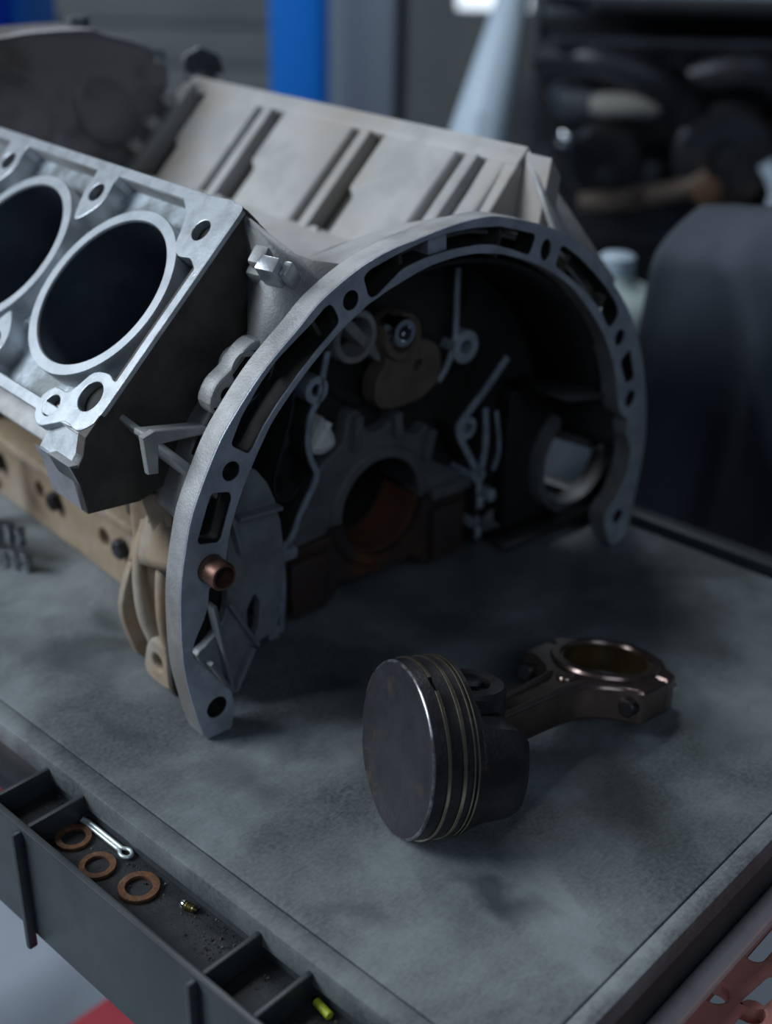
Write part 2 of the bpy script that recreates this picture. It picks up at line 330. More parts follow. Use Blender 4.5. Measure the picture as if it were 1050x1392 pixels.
T = {"flange_outer":[[-167.9,-2.5],[-180.7,0.1],[-185.5,11.5],[-188.9,26.5],[-192.8,48.8],[-193.6,71.6],[-192.7,93.8],[-190.9,108.5],[-187.7,123.4],[-182.6,142.0],[-172.2,163.2],[-163.9,177.5],[-155.8,187.7],[-145.9,198.8],[-135.6,209.0],[-124.3,218.2],[-113.3,226.5],[-101.4,236.2],[-89.3,243.2],[-76.0,249.5],[-62.5,254.2],[-47.7,257.7],[-34.0,259.5],[-20.1,261.7],[-6.3,263.3],[9.5,264.2],[24.6,263.7],[42.4,259.9],[60.9,254.6],[77.6,248.7],[93.7,241.4],[107.7,232.9],[119.4,224.1],[131.0,213.2],[141.5,202.3],[152.2,191.0],[160.9,179.9],[169.4,166.5],[176.7,152.0],[182.5,137.6],[188.8,116.1],[192.8,94.7],[194.3,72.8],[192.7,54.2],[189.9,36.8],[188.0,18.2],[182.4,6.7],[170.3,4.2],[164.1,11.7],[159.1,22.9],[158.0,30.3],[161.1,36.4],[168.4,41.1],[174.4,49.7],[178.4,60.1],[179.7,71.1],[176.9,82.7],[172.4,90.0],[171.3,101.4],[165.7,106.1],[160.8,112.3],[158.0,119.4],[155.4,130.7],[148.8,147.9],[138.3,166.4],[130.9,176.4],[122.9,185.9],[108.1,200.8],[98.6,209.1],[88.9,215.9],[78.1,222.4],[67.7,227.7],[56.3,232.8],[44.6,236.9],[33.9,240.4],[22.9,242.6],[13.9,244.1],[5.1,244.7],[-3.5,244.8],[-11.9,244.2],[-21.3,243.3],[-31.1,241.3],[-44.3,237.5],[-52.2,235.3],[-59.9,232.3],[-66.6,229.9],[-72.7,226.7],[-81.7,221.6],[-90.2,216.1],[-102.5,206.7],[-109.8,200.6],[-117.2,193.8],[-124.5,186.6],[-131.8,178.6],[-138.6,168.5],[-145.1,157.8],[-151.1,146.9],[-156.7,134.5],[-160.4,124.0],[-162.8,113.0],[-164.0,106.3],[-167.2,97.6],[-174.3,95.8],[-175.7,87.3],[-179.0,78.0],[-185.2,67.2],[-186.6,58.0],[-177.0,44.4],[-167.9,31.2],[-163.7,25.3],[-162.2,13.7],[-163.6,4.2]],"slot_a":[[-171.0,150.4],[-159.4,147.7],[-158.2,143.9],[-166.0,122.4],[-168.0,120.9],[-178.8,123.3],[-180.4,126.0]],"slot_b":[[-157.8,173.4],[-146.7,165.7],[-144.3,167.6],[-137.1,178.0],[-127.7,188.7],[-113.2,202.2],[-101.0,212.4],[-91.3,219.6],[-86.7,223.4],[-87.2,227.3],[-90.7,233.3],[-93.3,235.0],[-96.6,233.7],[-104.9,227.1],[-112.9,222.1],[-127.0,212.9],[-138.7,201.8],[-150.5,187.2]],"slot_c":[[-70.4,245.4],[-66.4,248.4],[-47.0,253.6],[-26.9,257.6],[-9.5,259.3],[10.2,259.2],[31.8,256.8],[60.7,248.2],[62.2,245.4],[58.4,236.8],[55.9,236.5],[42.3,242.0],[27.9,246.9],[16.4,249.1],[-5.5,249.7],[-26.5,248.2],[-36.7,246.3],[-42.7,244.9],[-60.5,233.6],[-64.2,233.1],[-67.2,235.2],[-68.8,240.5]],"slot_d":[[85.4,236.9],[89.0,236.3],[103.4,227.2],[119.4,214.7],[133.4,202.5],[145.8,189.4],[148.9,182.0],[146.2,177.4],[140.6,174.5],[136.1,178.6],[129.6,188.5],[112.5,203.9],[96.8,215.5],[81.7,225.4],[82.4,228.9]],"slot_e":[[164.9,155.3],[174.0,131.6],[164.6,129.7],[155.5,148.4]],"hole_h":[[-158.0,159.0],[-78.8,234.4],[71.9,236.8],[152.3,165.5],[171.4,117.7],[172.9,26.7],[-173.5,19.0],[-173.3,107.4]],"leg_web":[[-141.3,145.8],[-124.9,141.0],[-112.9,119.3],[-107.9,89.5],[-109.5,60.8],[-114.4,34.4],[-130.6,30.8],[-146.2,5.5],[-155.2,13.7],[-163.2,26.3],[-169.9,39.2],[-164.3,43.2],[-154.4,51.0],[-149.5,60.2],[-147.2,76.2],[-146.8,97.2]],"leg_opening":[[-128.9,65.1],[-125.5,57.9],[-127.0,42.5],[-130.4,34.8],[-134.4,40.4],[-134.9,55.6]],"zig_left":[[-47.8,200.5],[-50.5,185.0],[-54.4,169.0],[-56.7,158.0],[-63.4,147.6],[-65.7,132.1],[-63.6,119.5],[-59.2,107.0],[-67.2,92.5],[-73.0,82.8],[-78.8,71.1],[-86.8,63.6],[-86.2,38.5],[-88.6,7.2]],"zig_left_boss":[[-59.4,162.9]],"zig_gasket":[[-79.2,168.4],[-80.5,156.0],[-86.1,139.1],[-92.9,119.9],[-94.3,109.3],[-89.1,100.9],[-81.4,101.5],[-75.8,107.5]],"zig_right":[[104.7,146.9],[85.2,128.4],[65.6,112.3],[61.2,106.5],[63.9,97.8],[73.3,82.2],[83.0,66.1]],"zig_right2":[[86.3,114.4],[88.3,90.1],[85.7,68.6]],"zig_right3":[[101.0,107.2],[106.5,78.1],[102.0,62.4]],"zig_right_low":[[85.1,64.7],[87.1,39.0],[88.0,8.1]],"top_rib":[[57.9,215.4],[57.7,198.9],[58.3,179.4],[57.3,164.9],[51.6,151.1],[44.2,142.8]],"top_rib_boss":[[65.5,162.1]],"small_boss":[[-28.2,188.7]],"weight":[[-3.3,175.3],[-5.4,165.3],[-13.0,157.5],[-13.3,144.1],[-9.5,138.3],[5.9,135.4],[24.7,136.2],[40.3,144.9],[42.3,154.4],[40.2,168.7],[32.3,174.2],[24.6,176.8]],"weight_hole":[[22.3,160.4]],"weight_bolt":[[0.4,188.3]],"weight_eye":[[4.8,183.4]],"cap":[[-75.5,61.9],[-77.7,13.5],[-69.4,12.6],[-45.2,3.2],[-23.2,-0.7],[13.2,-8.6],[33.7,-5.6],[61.8,-0.8],[77.0,11.8],[78.2,37.9],[76.6,61.3],[61.9,60.1],[41.2,59.7],[22.0,33.3],[-20.4,39.3],[-36.0,57.1]],"saddle":[[-37.6,58.4],[-58.6,58.5],[-67.3,57.8],[-69.9,80.4],[-58.3,81.8],[-51.2,101.0],[-40.7,116.9],[-30.2,124.0],[-24.4,136.3],[-11.2,136.4],[-4.9,124.8],[17.2,119.0],[18.8,126.2],[24.4,115.6],[37.2,105.9],[47.1,107.5],[50.9,86.1],[54.3,74.2],[71.0,74.9],[74.6,62.6],[56.3,62.5],[42.5,64.4]],"plug":[[-47.9,140.4],[-41.0,128.9],[-39.8,121.2],[-45.6,117.4],[-53.6,116.7],[-59.9,120.9],[-55.9,129.0],[-50.2,136.2]],"cavity":[[40.5,198.2]],"starter_ring":[[158.4,57.1]],"webs":[[-96.7,220.3],[-39.3,247.8],[38.0,249.6],[98.9,222.5],[138.7,191.1]],"block":[[-22.2,258.4],[-8.4,258.7],[-7.6,246.3],[-21.5,245.7]],"gusset":[[-129.1,207.8],[-91.2,235.1]]}
ZC = 66.0
S = math.sqrt(.5)

# ================================================================= the room
YAW = math.radians(42.119)
FW = V(math.cos(YAW), math.sin(YAW), 0); RT = V(math.sin(YAW), -math.cos(YAW), 0)
CAMW = V(-531.4, -429.1, 0)
FLOOR_Z = -850
ROOM = frame(CAMW, RT, V(0, 0, 1), FW)                          # a = to the right, b = up, n = away from the camera
struct(box('floor', ROOM, (-4000, 4000), (FLOOR_Z - 40, FLOOR_Z), (-3000, 5300), 'floor', bev=0))
wl = struct(box('wall_back', ROOM, (-4000, 4000), (FLOOR_Z, 2600), (5200, 5300), 'wall', bev=0))
for i in range(9):                                              # roller door curtain: broad horizontal slats
    box('slat', ROOM, (-3300, -330), (FLOOR_Z + 20 + i * 150, FLOOR_Z + 160 + i * 150), (5170, 5199), 'wall', wl, 8)

# ================================================================= plastic service cart
cart = thing('service_cart', 'dark grey plastic service cart top with worn greasy surface under the engine block', 'cart', (0, 0, FLOOR_Z * MM))
def cz(b): return (b[0] - FLOOR_Z, b[1] - FLOOR_Z)
def cbox(name, x, y, z, m, bev=.8, parent=cart): return box(name, WLD, x, y, cz(z), m, parent, bev)
cbox('top_panel', (-238.6, 214), (-238.4, 760), (-12, 0), 'table', 1.2)
cbox('rim', (-252, -239.6), (-249, 760), (-14, .7), 'table', .9)
cbox('rim', (-239.8, 232), (-249, -239.2), (-14, .7), 'table', .9)
cbox('rim', (218, 234), (-239, 760), (-14, 7), 'tray', 2.5)
cbox('skirt', (-250.5, -246), (-247.5, 760), (-78, -13), 'tray', .8)
cbox('skirt', (-246, 234), (-247.5, -242), (-46, -13), 'tray', .8)
cbox('skirt', (226, 233), (-242, 760), (-120, -13), 'tray', .8)
cbox('under_panel', (-246, 226), (-242, 760), (-20, -13), 'tray', .5)
cbox('tray_floor', (-287, -250.6), (-420, 69), (-23, -20), 'trayfloor', .4)
cbox('tray_wall', (-290.5, -286.2), (-420, 120), (-76, -3.5), 'tray', 1.2)
for y in (68, 35.5, -103.5, -137.5, -330):
    cbox('divider', (-286.5, -250.4), (y - 1.6, y + 1.6), (-20, -5.2), 'tray', .9)
for y in (35.5, -103.5, -250):
    cbox('rib', (-295.5, -290), (y - 2, y + 2), (-84, -5), 'tray', 1.2)
for sx in (-225, 205):
    for sy in (-215, 735):
        cbox('leg', (sx - 18, sx + 18), (sy - 18, sy + 18), (FLOOR_Z, -20), 'tray', 3)
cbox('side_rail', (-291, -263), (82, 760), (-66, -30), 'redpaint', 3)
cbox('lower_shelf', (-200, 200), (-215, 270), (-470, -450), 'redpaint', 4)
cbox('shelf_rail', (-60, 205), (560, 735), (-470, -450), 'redpaint', 4)

# red perforated guard with its tube along the front edge
guard = thing('perforated_guard', 'faded red plastic guard with oval slots below the cart front edge', 'guard', (-.09, -.27, FLOOR_Z * MM))
GF = frame((90, 270, -FLOOR_Z), (1, 0, 0), (0, 1, 0), (0, 0, 1))
def slot(c, l, w, ang):
    out = []
    for s in (1, -1):
        for j in range(9):
            a = math.pi * j / 8 - math.pi / 2
            p = V(s * (l / 2 - w / 2) + s * w / 2 * math.cos(a), s * w / 2 * math.sin(a))
            out.append((c[0] + p.x * math.cos(ang) - p.y * math.sin(ang), c[1] + p.x * math.sin(ang) + p.y * math.cos(ang)))
    return out
holes = [slot((-97, -260), 13, 12, 0), slot((-76, -276), 34, 11.5, -.1), slot((-46, -262), 40, 10, .0), slot((-112, -279), 44, 11, -.62 + .62),
         slot((2, -262), 40, 10, 0), slot((-28, -277), 40, 11, 0), slot((20, -277), 40, 11, 0), slot((-60, -294), 40, 11, 0), slot((-10, -294), 40, 11, 0)]
plate('panel', [round_poly([(-260, -255), (120, -255), (120, -330), (-260, -330)], 10)] + holes, GF, -58, -48, 'redplastic', guard, 1.8)
tube('edge_tube', [(90 + x, 270 - 253.5, -FLOOR_Z - 44) for x in (-260, -100, 0, 120)], 6.5, 'tube', guard, 14)
for x in (-240, 100):
    box('stay', GF, (x - 8, x + 8), (-262, -254), (FLOOR_Z, -50), 'redplastic', guard, 1.5)
plate('lip', [round_poly([(-260, -253), (120, -253), (120, -257.5), (-260, -257.5)], 2)], GF, -49, -45.5, 'redplastic', guard, 1.0)

# ================================================================= engine block
EYAW = math.radians(-6.0043)
eng = thing('engine_block', 'bare aluminium V6 engine block with open bellhousing standing on the cart', 'engine block', (0, 0, 0), EYAW)
def circ_path(r, a0, a1, n, c=(0, ZC)):
    return [(c[0] + r * math.cos(math.radians(a0 + (a1 - a0) * i / n)), c[1] + r * math.sin(math.radians(a0 + (a1 - a0) * i / n))) for i in range(n + 1)]
H = T['hole_h']
loops = [smooth_loop(T['flange_outer'], 3)]
for s_ in 'abcde': loops.append(round_poly(T['slot_' + s_], 3, 3))
loops += [circle(H[0], 5.4), circle(H[1], 5.4), circle(H[2], 4.6, ry=6.5), circle(H[3], 5, ry=5.6), circle(H[4], 5.2, ry=6.2), circle(H[5], 5.4), circle(H[6], 6.6), circle(H[7], 8)]
loops = [[(x, max(z, .4)) for x, z in lp] for lp in loops]
fl = plate('bellhousing_flange', loops, ENG, 1.1, 15, 'cast', eng, .3)
ff = plate('flange_face', loops, ENG, 0, 1.3, 'flange', fl, .55)
def inside(p, poly):
    c = False; k = len(poly)
    for i in range(k):
        (x1, y1), (x2, y2) = poly[i], poly[(i + 1) % k]
        if (y1 > p[1]) != (y2 > p[1]) and p[0] < (x2 - x1) * (p[1] - y1) / (y2 - y1) + x1: c = not c
    return c
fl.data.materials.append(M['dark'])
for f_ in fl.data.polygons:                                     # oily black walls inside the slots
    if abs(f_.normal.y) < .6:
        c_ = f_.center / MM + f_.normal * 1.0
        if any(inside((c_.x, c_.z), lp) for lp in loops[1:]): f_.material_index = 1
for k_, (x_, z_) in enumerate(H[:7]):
    lathe('bolt_well', (x_, 9, z_), (0, -1, 0), [(-8, 6.8), (0, 6.8), (0, .01)], 'dark', fl, 20, closed=False)  # black discs paint the shade down in the flange holes
OUT = smooth_loop(T['flange_outer'], 3)
out_arc = [p for p in OUT[:141]]
def scaled(p, k, dz=0): return (p[0] * k, ZC + (p[1] - ZC) * k + dz)
# bell shell: outer and inner walls lofted back into the block
top = [p for p in out_arc if p[1] > (128 if p[0] < 0 else ZC - 2)]
rows = [[(scaled(p, k)[0], y, scaled(p, k)[1]) for p in top] for y, k in ((15, .945), (30, .93), (50, .91), (72, .89))]
bm = bmesh.new(); add_grid(bm, rows); o = link('bell_outer_wall', bm, 'cast', eng, 60)
md = o.modifiers.new('thick', 'SOLIDIFY'); md.thickness = .003; md.offset = 0
rows = [[(scaled(p, k)[0], y, scaled(p, k)[1]) for p in top] for y, k in ((15.2, .935), (40, .915), (70, .885))]
bm = bmesh.new(); add_grid(bm, rows); link('cell_wall', bm, 'dark', eng, 60)  # black liner paints the darkness deep in the slots
plate('cell_back', [circ_path(189, 2, 150, 60) + circ_path(170, 150, 2, 60)], ENG, 27, 29, 'dark', eng, .3)  # added black backing that shuts out light leaking into the slots
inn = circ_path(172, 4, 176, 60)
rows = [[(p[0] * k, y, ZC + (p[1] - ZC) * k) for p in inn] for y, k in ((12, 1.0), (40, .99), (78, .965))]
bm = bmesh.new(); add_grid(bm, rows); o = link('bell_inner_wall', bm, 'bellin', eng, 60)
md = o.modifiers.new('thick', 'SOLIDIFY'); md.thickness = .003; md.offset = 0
for x, z in T['webs']:
    a = math.atan2(z - ZC, x)
    fr = frame((math.cos(a) * 185, 0, ZC + math.sin(a) * 185), (math.cos(a), 0, math.sin(a)), (-math.sin(a), 0, math.cos(a)), (0, 1, 0))
    box('web', fr, (-10.5, 8.5), (-1.3, 1.3), (6, 27), 'greasy', eng, .4)
plate('filler_block', [T['block']], ENG, 3, 24, 'flange', eng, .6)
# dowel sleeve
dw = lathe('dowel_sleeve', (H[7][0], 10, H[7][1]), (0, -1, 0), [(0, 7.9), (21, 7.9), (22.5, 7.2), (22.5, 6.0), (0, 5.8)], 'copper', eng, 28)
lathe('dark_core', (H[7][0], 6, H[7][1]), (0, -1, 0), [(0, 5.8), (10, 5.8), (10, .01)], 'dark', dw, 20, closed=False)
# right leg / starter housing, walls added to keep outside light out
plate('starter_wall', [round_poly([(118, 8), (118, 118), (236, 118), (244, 60), (236, 8)], 10), circle((190, 50), 38, 40)], ENG, 62, 72, 'bellin', eng, 1)
lathe('starter_ring', (190, 64, 50), (0, -1, 0), [(0, 37.5), (9, 37.5), (9, 45), (0, 47)], 'saddle', eng, 48)
rows = []
leg = [(194, 118), (196, 95), (197, 72), (195, 54), (192, 36), (190, 20), (184, 9)]
for y, dx in ((12, 0), (30, 14), (50, 34), (66, 44)):
    rows.append([(x + dx, y, z) for x, z in leg])
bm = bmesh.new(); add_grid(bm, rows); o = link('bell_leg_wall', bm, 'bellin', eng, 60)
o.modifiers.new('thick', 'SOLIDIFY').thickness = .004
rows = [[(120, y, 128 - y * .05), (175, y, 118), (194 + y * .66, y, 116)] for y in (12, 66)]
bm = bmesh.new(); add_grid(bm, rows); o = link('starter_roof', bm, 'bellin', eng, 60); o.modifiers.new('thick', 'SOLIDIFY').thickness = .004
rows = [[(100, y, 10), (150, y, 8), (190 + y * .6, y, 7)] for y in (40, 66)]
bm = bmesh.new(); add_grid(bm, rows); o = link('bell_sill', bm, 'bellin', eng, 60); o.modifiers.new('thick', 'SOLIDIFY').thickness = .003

# rear wall of the crankcase inside the bell
disc = circ_path(172, -8, 188, 70)
disc = [(max(x, -130) if z < 150 else x, z) for x, z in disc if z > 40] + [(-128, 36), (-112, 30), (-96, 12), (96, 8), (150, 30)]
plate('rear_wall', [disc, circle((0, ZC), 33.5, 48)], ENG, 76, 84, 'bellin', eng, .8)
sad_top = smooth_path([(-84, 60), (-62, 70), (-56, 88), (-46, 106), (-30, 116), (-25, 134), (-15, 134), (-9, 119), (8, 119), (13, 130), (20, 113), (36, 106), (44, 110), (47, 86), (60, 76), (78, 66)], 3)
sad_loop = [(-78, 54)] + sad_top + [(72, 58), (33.4, 64)] + circ_path(33.5, -3, 183, 30) + [(-36, 57)]
plate('bearing_saddle', [sad_loop], ENG, 66, 77, 'saddle', eng, 1.4)
lathe('seal_lip', (0, 67, ZC), (0, -1, 0), [(0, 33.2), (5, 33.2), (5, 39), (3.8, 40), (0, 41)], 'saddle', eng, 40, a0=math.radians(-6), a1=math.radians(186), u=(1, 0, 0))
capl = [(-79, 55), (-81, 14), (-70, 10), (-62, 18), (-52, 8), (-40, 10), (-34, 20), (0, 16), (30, 18), (40, 8), (60, 10), (76, 22), (79, 55), (34, 62)] + circ_path(34, -6, -174, 26) + [(-36, 57)]
cap = plate('main_bearing_cap', [capl], ENG, 62, 84, 'rust', eng, 1.6)
lathe('cap_lip', (0, 63, ZC), (0, -1, 0), [(0, 34), (5, 34), (5, 40), (3, 42), (0, 44)], 'rust', cap, 36, a0=math.radians(184), a1=math.radians(354), u=(1, 0, 0))
for sx in (-62, 60):
    box('cap_foot', ENG, (sx - 16, sx + 14), (10, 50), (56, 64), 'rust', cap, 3)
lathe('bearing_shell', (0, 64, ZC), (0, 1, 0), [(0, 34.2), (0, 32.6), (34, 32.6), (34, 34.2)], 'bearing', eng, 40, a0=math.radians(6), a1=math.radians(176), u=(1, 0, 0))
lathe('upper_bearing_shell', (0, 66, ZC), (0, 1, 0), [(0, 34.2), (0, 32.8), (34, 32.8), (34, 34.2)], 'greymetal', eng, 40, a0=math.radians(182), a1=math.radians(358), u=(1, 0, 0))
lathe('crank_bore', (0, 84, ZC), (0, 1, 0), [(0, 36), (90, 36), (90, .01)], 'dark', eng, 32, closed=False)

# balance shaft weight, bolt, cavity
bx, bz = T['weight_bolt'][0]; ex, ez = T['weight_eye'][0]
lathe('balance_cavity', (ex, 76.2, ez), (0, -1, 0), [(0, 52), (3, 50), (3, 44), (-4, 42), (-4, .01)], 'dark', eng, 40, closed=False)
plate('balance_weight', [round_poly(T['weight'], 6), circle(T['weight_hole'][0], 3.6, 18)], ENG, 54, 68, 'weight', eng, 1.2)
wc = T['weight_hole'][0]
ribbon('weight_neck', [(ex, ez), ((ex + wc[0] - 12) / 2, (ez + wc[1]) / 2), (wc[0] - 12, wc[1])], ENG, 54.5, 67, 27, 'weight', eng)
lathe('weight_eye', (ex, 66, ez), (0, -1, 0), [(0, 15.5), (14, 15.5), (16, 14.5), (16, 10), (0, 10)], 'weight', eng, 32)
bt = lathe('balance_bolt', (bx, 58, bz), (0, -1, 0), [(0, 9.5), (12, 9.5), (14, 8.4), (14, 5.2), (8, 5.0), (8, .01)], 'chrome', eng, 30, closed=False)
lathe('bolt_socket', (bx, 50.2, bz), (0, -1, 0), [(0, 5.0), (.6, 5.0), (.6, .01)], 'dark', bt, 6, closed=False)
cx_, cz_ = T['cavity'][0]
lathe('wall_dome', (cx_, 78, cz_), (0, -1, 0), [(0, 44), (4, 43), (10, 36), (13, 22), (14, .01)], 'bellin', eng, 36, closed=False, smooth=60)
sx_, sz_ = T['small_boss'][0]
lathe('oil_gallery_boss', (sx_, 76, sz_), (0, -1, 0), [(0, 17), (19, 17), (20.5, 16), (20.5, 12.5), (2, 12)], 'cast', eng, 34)
lathe('gallery_bore', (sx_, 76, sz_), (0, -1, 0), [(1, 12.3), (1, .01)], 'dark', eng, 24, closed=False)

# thin machined edges that stand off the rear wall
def zig(name, key, n0, w, m='gasket', n=4):
    T[key] = T[key][1:] if key == 'zig_left' else T[key]
    o = ribbon(name, smooth_path(T[key], n), ENG, n0, n0 + 2.4, w, m, eng)
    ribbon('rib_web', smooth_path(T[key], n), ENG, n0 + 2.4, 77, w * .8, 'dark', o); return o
zig('sealing_rib', 'zig_left', 54, 4.0)
lathe('rib_boss', (T['zig_left_boss'][0][0], 76, T['zig_left_boss'][0][1]), (0, -1, 0), [(0, 8.5), (22, 8.5), (22, 4), (12, 4)], 'gasket', eng, 24)
zig('gasket_bead', 'zig_gasket', 50, 2.2, 'darkmetal')
zig('sealing_rib', 'zig_right', 54, 5.0)
zig('sealing_rib', 'zig_right2', 54, 5.0)
zig('sealing_rib', 'zig_right3', 58, 3.0)
zig('sealing_rib', 'zig_right_low', 60, 3.0, 'darkmetal')
zig('cavity_rib', 'top_rib', 58, 4.0, 'flange')
lathe('rib_boss', (T['top_rib_boss'][0][0], 76, T['top_rib_boss'][0][1]), (0, -1, 0), [(0, 11), (20, 11), (20, 5), (12, 5)], 'flange', eng, 24)
x0, z0 = T['zig_right'][-1]
lathe('rib_boss', (x0, 76, z0), (0, -1, 0), [(0, 6), (22, 6), (22, 2.4), (18, 2.4)], 'gasket', eng, 20)
x0, z0 = T['zig_right'][3]
lathe('rib_boss', (x0 + 10, 76, z0 - 3), (0, -1, 0), [(0, 8), (20, 8), (20, 4), (12, 4)], 'gasket', eng, 22)
for i, (dx, dz) in enumerate(((8, -12), (9, -24), (12, -36), (8, -50), (11, -60), (24, -34))):
    box('casting_lug', ENG, (x0 + 16 + dx, x0 + 23 + dx), (z0 - 36 + dz, z0 - 27 + dz), (60, 77), 'flange', eng, 1.5)
x0, z0 = T['zig_left'][-1]
for dx, dz in ((-7, 0), (-9, 16), (-6, 32)):
    box('casting_lug', ENG, (x0 + dx - 5, x0 + dx + 3), (z0 + dz, z0 + dz + 9), (50, 77), 'gasket', eng, 1.5)
x0, z0 = T['zig_left'][-3]
box('casting_lug', ENG, (x0 - 12, x0 - 4), (z0 - 3, z0 + 9), (50, 77), 'gasket', eng, 2)
box('casting_lug', ENG, (x0 - 3, x0 + 12), (z0 - 7, z0 + 1), (53, 77), 'gasket', eng, 2)
plate('core_plug', [smooth_loop(T['plug'], 3)], ENG, 58, 76, 'plugwhite', eng, 5)  # near-white solid stands in for outside light showing through an opening
# upright ribs of the bearing saddle
for xa, za, xb, zb in ((-22, 112, -20, 134), (14, 112, 12, 128), (40, 88, 44, 108)):
    ribbon('saddle_rib', [(xa, za), ((xa + xb) / 2, (za + zb) / 2), (xb, zb)], ENG, 60, 77, 6, 'saddle', eng)
box('saddle_pad', ENG, (44, 80), (56, 64), (58, 77), 'saddle', eng, 1.5)

# left leg web with its triangular ribs
lw = T['leg_web']
plate('leg_web', [smooth_loop(lw, 2), round_poly(T['leg_opening'], 3)], ENG, 24, 30, 'legweb', eng, .8)
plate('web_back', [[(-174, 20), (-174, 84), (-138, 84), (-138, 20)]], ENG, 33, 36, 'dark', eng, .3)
for pa, pb in (((-164, 34), (-150, 8)), ((-160, 70), (-150, 10)), ((-134, 32), (-148, 8)), ((-150, 68), (-131, 33)), ((-141, 118), (-112, 116)), ((-150, 138), (-140, 96))):
    ribbon('leg_rib', [pa, ((pa[0] + pb[0]) / 2, (pa[1] + pb[1]) / 2), pb], ENG, 18, 26, 2.4, 'legweb', eng)
# outside of the left leg: pockets in tan of oil stain and bounce light
def edge_plate(name, y0, y1, pts, m='tan', b=1.5): return plate(name, [smooth_loop(pts, 3)], ENG, y0, y1, m, eng, b)
edge_plate('pocket_rib', 41, 47, [(-136, 116), (-158, 118), (-166, 104), (-170, 84), (-174, 56), (-177, 28), (-175, 4), (-160, 2), (-136, 2)], 'greasy')
edge_plate('pocket_rib', 93, 99, [(-128, 110), (-142, 104), (-154, 92), (-167, 70), (-177, 42), (-173, 18), (-165, 1), (-140, 1), (-128, 1)])
rows = []
for k in range(24):
    y = 38 + k * (97 - 38) / 23.; row = []
    for i in range(15):
        z = 1 + i * 9.0
        if y < 40: x = -152
        else:
            w_ = math.sin(math.pi * min(1, max(0, (y - 48) / 46.)))
            x = -170 + (y - 48) * .12 + 16 * w_ * min(1, (135 - z) / 60.) - 9 * math.exp(-((y - 70 + (z - 60) * .08) / 6.5) ** 2) * min(1, z / 22.)
        row.append((min(x, -128), y, z))
    rows.append(row)
bm = bmesh.new(); add_grid(bm, rows); o = link('pocket_wall', bm, 'tan', eng, 60); o.modifiers.new('thick', 'SOLIDIFY').thickness = .003
rows = []
for k in range(8):
    y = 15 + k * (98 - 15) / 7.; t_ = (y - 15) / 83.
    xi = -164 if y < 32 else -126
    rows.append([(xi, y, 152 - 36 * t_ - (10 if y < 32 else 0)), (min(xi, -146) + 4 * t_, y, 149 - 38 * t_ - (8 if y < 32 else 0)), (-166 + 12 * t_, y, 139 - 36 * t_), (-177 + 16 * t_, y, 124 - 34 * t_), (-183 + 17 * t_, y, 106 - 32 * t_), (-180 + 12 * t_, y, 98 - 30 * t_)])
bm = bmesh.new(); add_grid(bm, rows); o = link('pocket_hood', bm, 'tan', eng, 60); o.modifiers.new('thick', 'SOLIDIFY').thickness = .003
LUG = frame((-160, 0, 0), (0, 1, 0), (0, 0, 1), (-1, 0, 0))
plate('bolt_lug', [smooth_loop([(50, 3), (48, 18), (54, 30), (66, 32), (74, 22), (76, 3)], 3), circle((62, 17), 5.2, 20)], LUG, 0, 14, 'tan', eng, 2)
lathe('lug_bore', (-166, 62, 17), (-1, 0, 0), [(0, 6), (2, 6), (2, .01)], 'dark', eng, 16, closed=False)
for pts_, r_ in (([(-158, 88, 96), (-168, 84, 72), (-172, 76, 44), (-168, 68, 22)], 4.5), ([(-156, 66, 100), (-166, 62, 76), (-170, 58, 48), (-168, 56, 26)], 4.0)):
    bm = bmesh.new(); add_tube(bm, smooth_path(pts_, 5), r_, 10); link('pocket_ridge', bm, 'tan', eng, 60)

# crankcase skirt with holes and bolt
SIDE = frame((-130, 0, 0), (0, 1, 0), (0, 0, 1), (1, 0, 0))
ck = plate('crankcase_side', [round_poly([(96, 1), (436, 1), (436, 150), (96, 150)], 3), circle((198, 29), 7, 20), circle((290, 30), 7, 20), circle((380, 30), 7, 20)], SIDE, 0, 10, 'tan', eng, 1)
for y in (171, 262, 350):
    lathe('side_bolt', (-130, y, 33), (-1, 0, 0), [(0, 7), (6, 7), (6.8, 6), (6.8, .01)], 'darkmetal', ck, 6, closed=False)
box('side_rib', frame((-130, 0, 0), (0, 1, 0), (0, 0, 1), (-1, 0, 0)), (120, 430), (68, 76), (0, 22), 'tan', ck, 2)
for y in (130, 230, 330):
    box('side_rib', frame((-130, 0, 0), (0, 1, 0), (0, 0, 1), (-1, 0, 0)), (y, y + 10), (60, 140), (0, 14), 'greasy', ck, 2)
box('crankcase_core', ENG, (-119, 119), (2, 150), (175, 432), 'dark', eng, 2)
SIDER = frame((130, 0, 0), (0, 1, 0), (0, 0, 1), (-1, 0, 0))
plate('crankcase_side', [round_poly([(90, 1), (436, 1), (436, 150), (90, 150)], 3)], SIDER, 0, 10, 'cast', eng, 1)

# ------------------------------------------------------------- cylinder banks
Y0, Y1 = 52.0, 436.0
BORES = (118, 232, 346); DK = 226.4
def deck_frame(side):
    n = V(side * S, 0, S); b = V(-side * S, 0, S)               # b points up towards the valley
    return (V(0, 0, ZC) + n * DK, V(0, 1, 0), b, n)
DL = deck_frame(-1); DR = deck_frame(1)
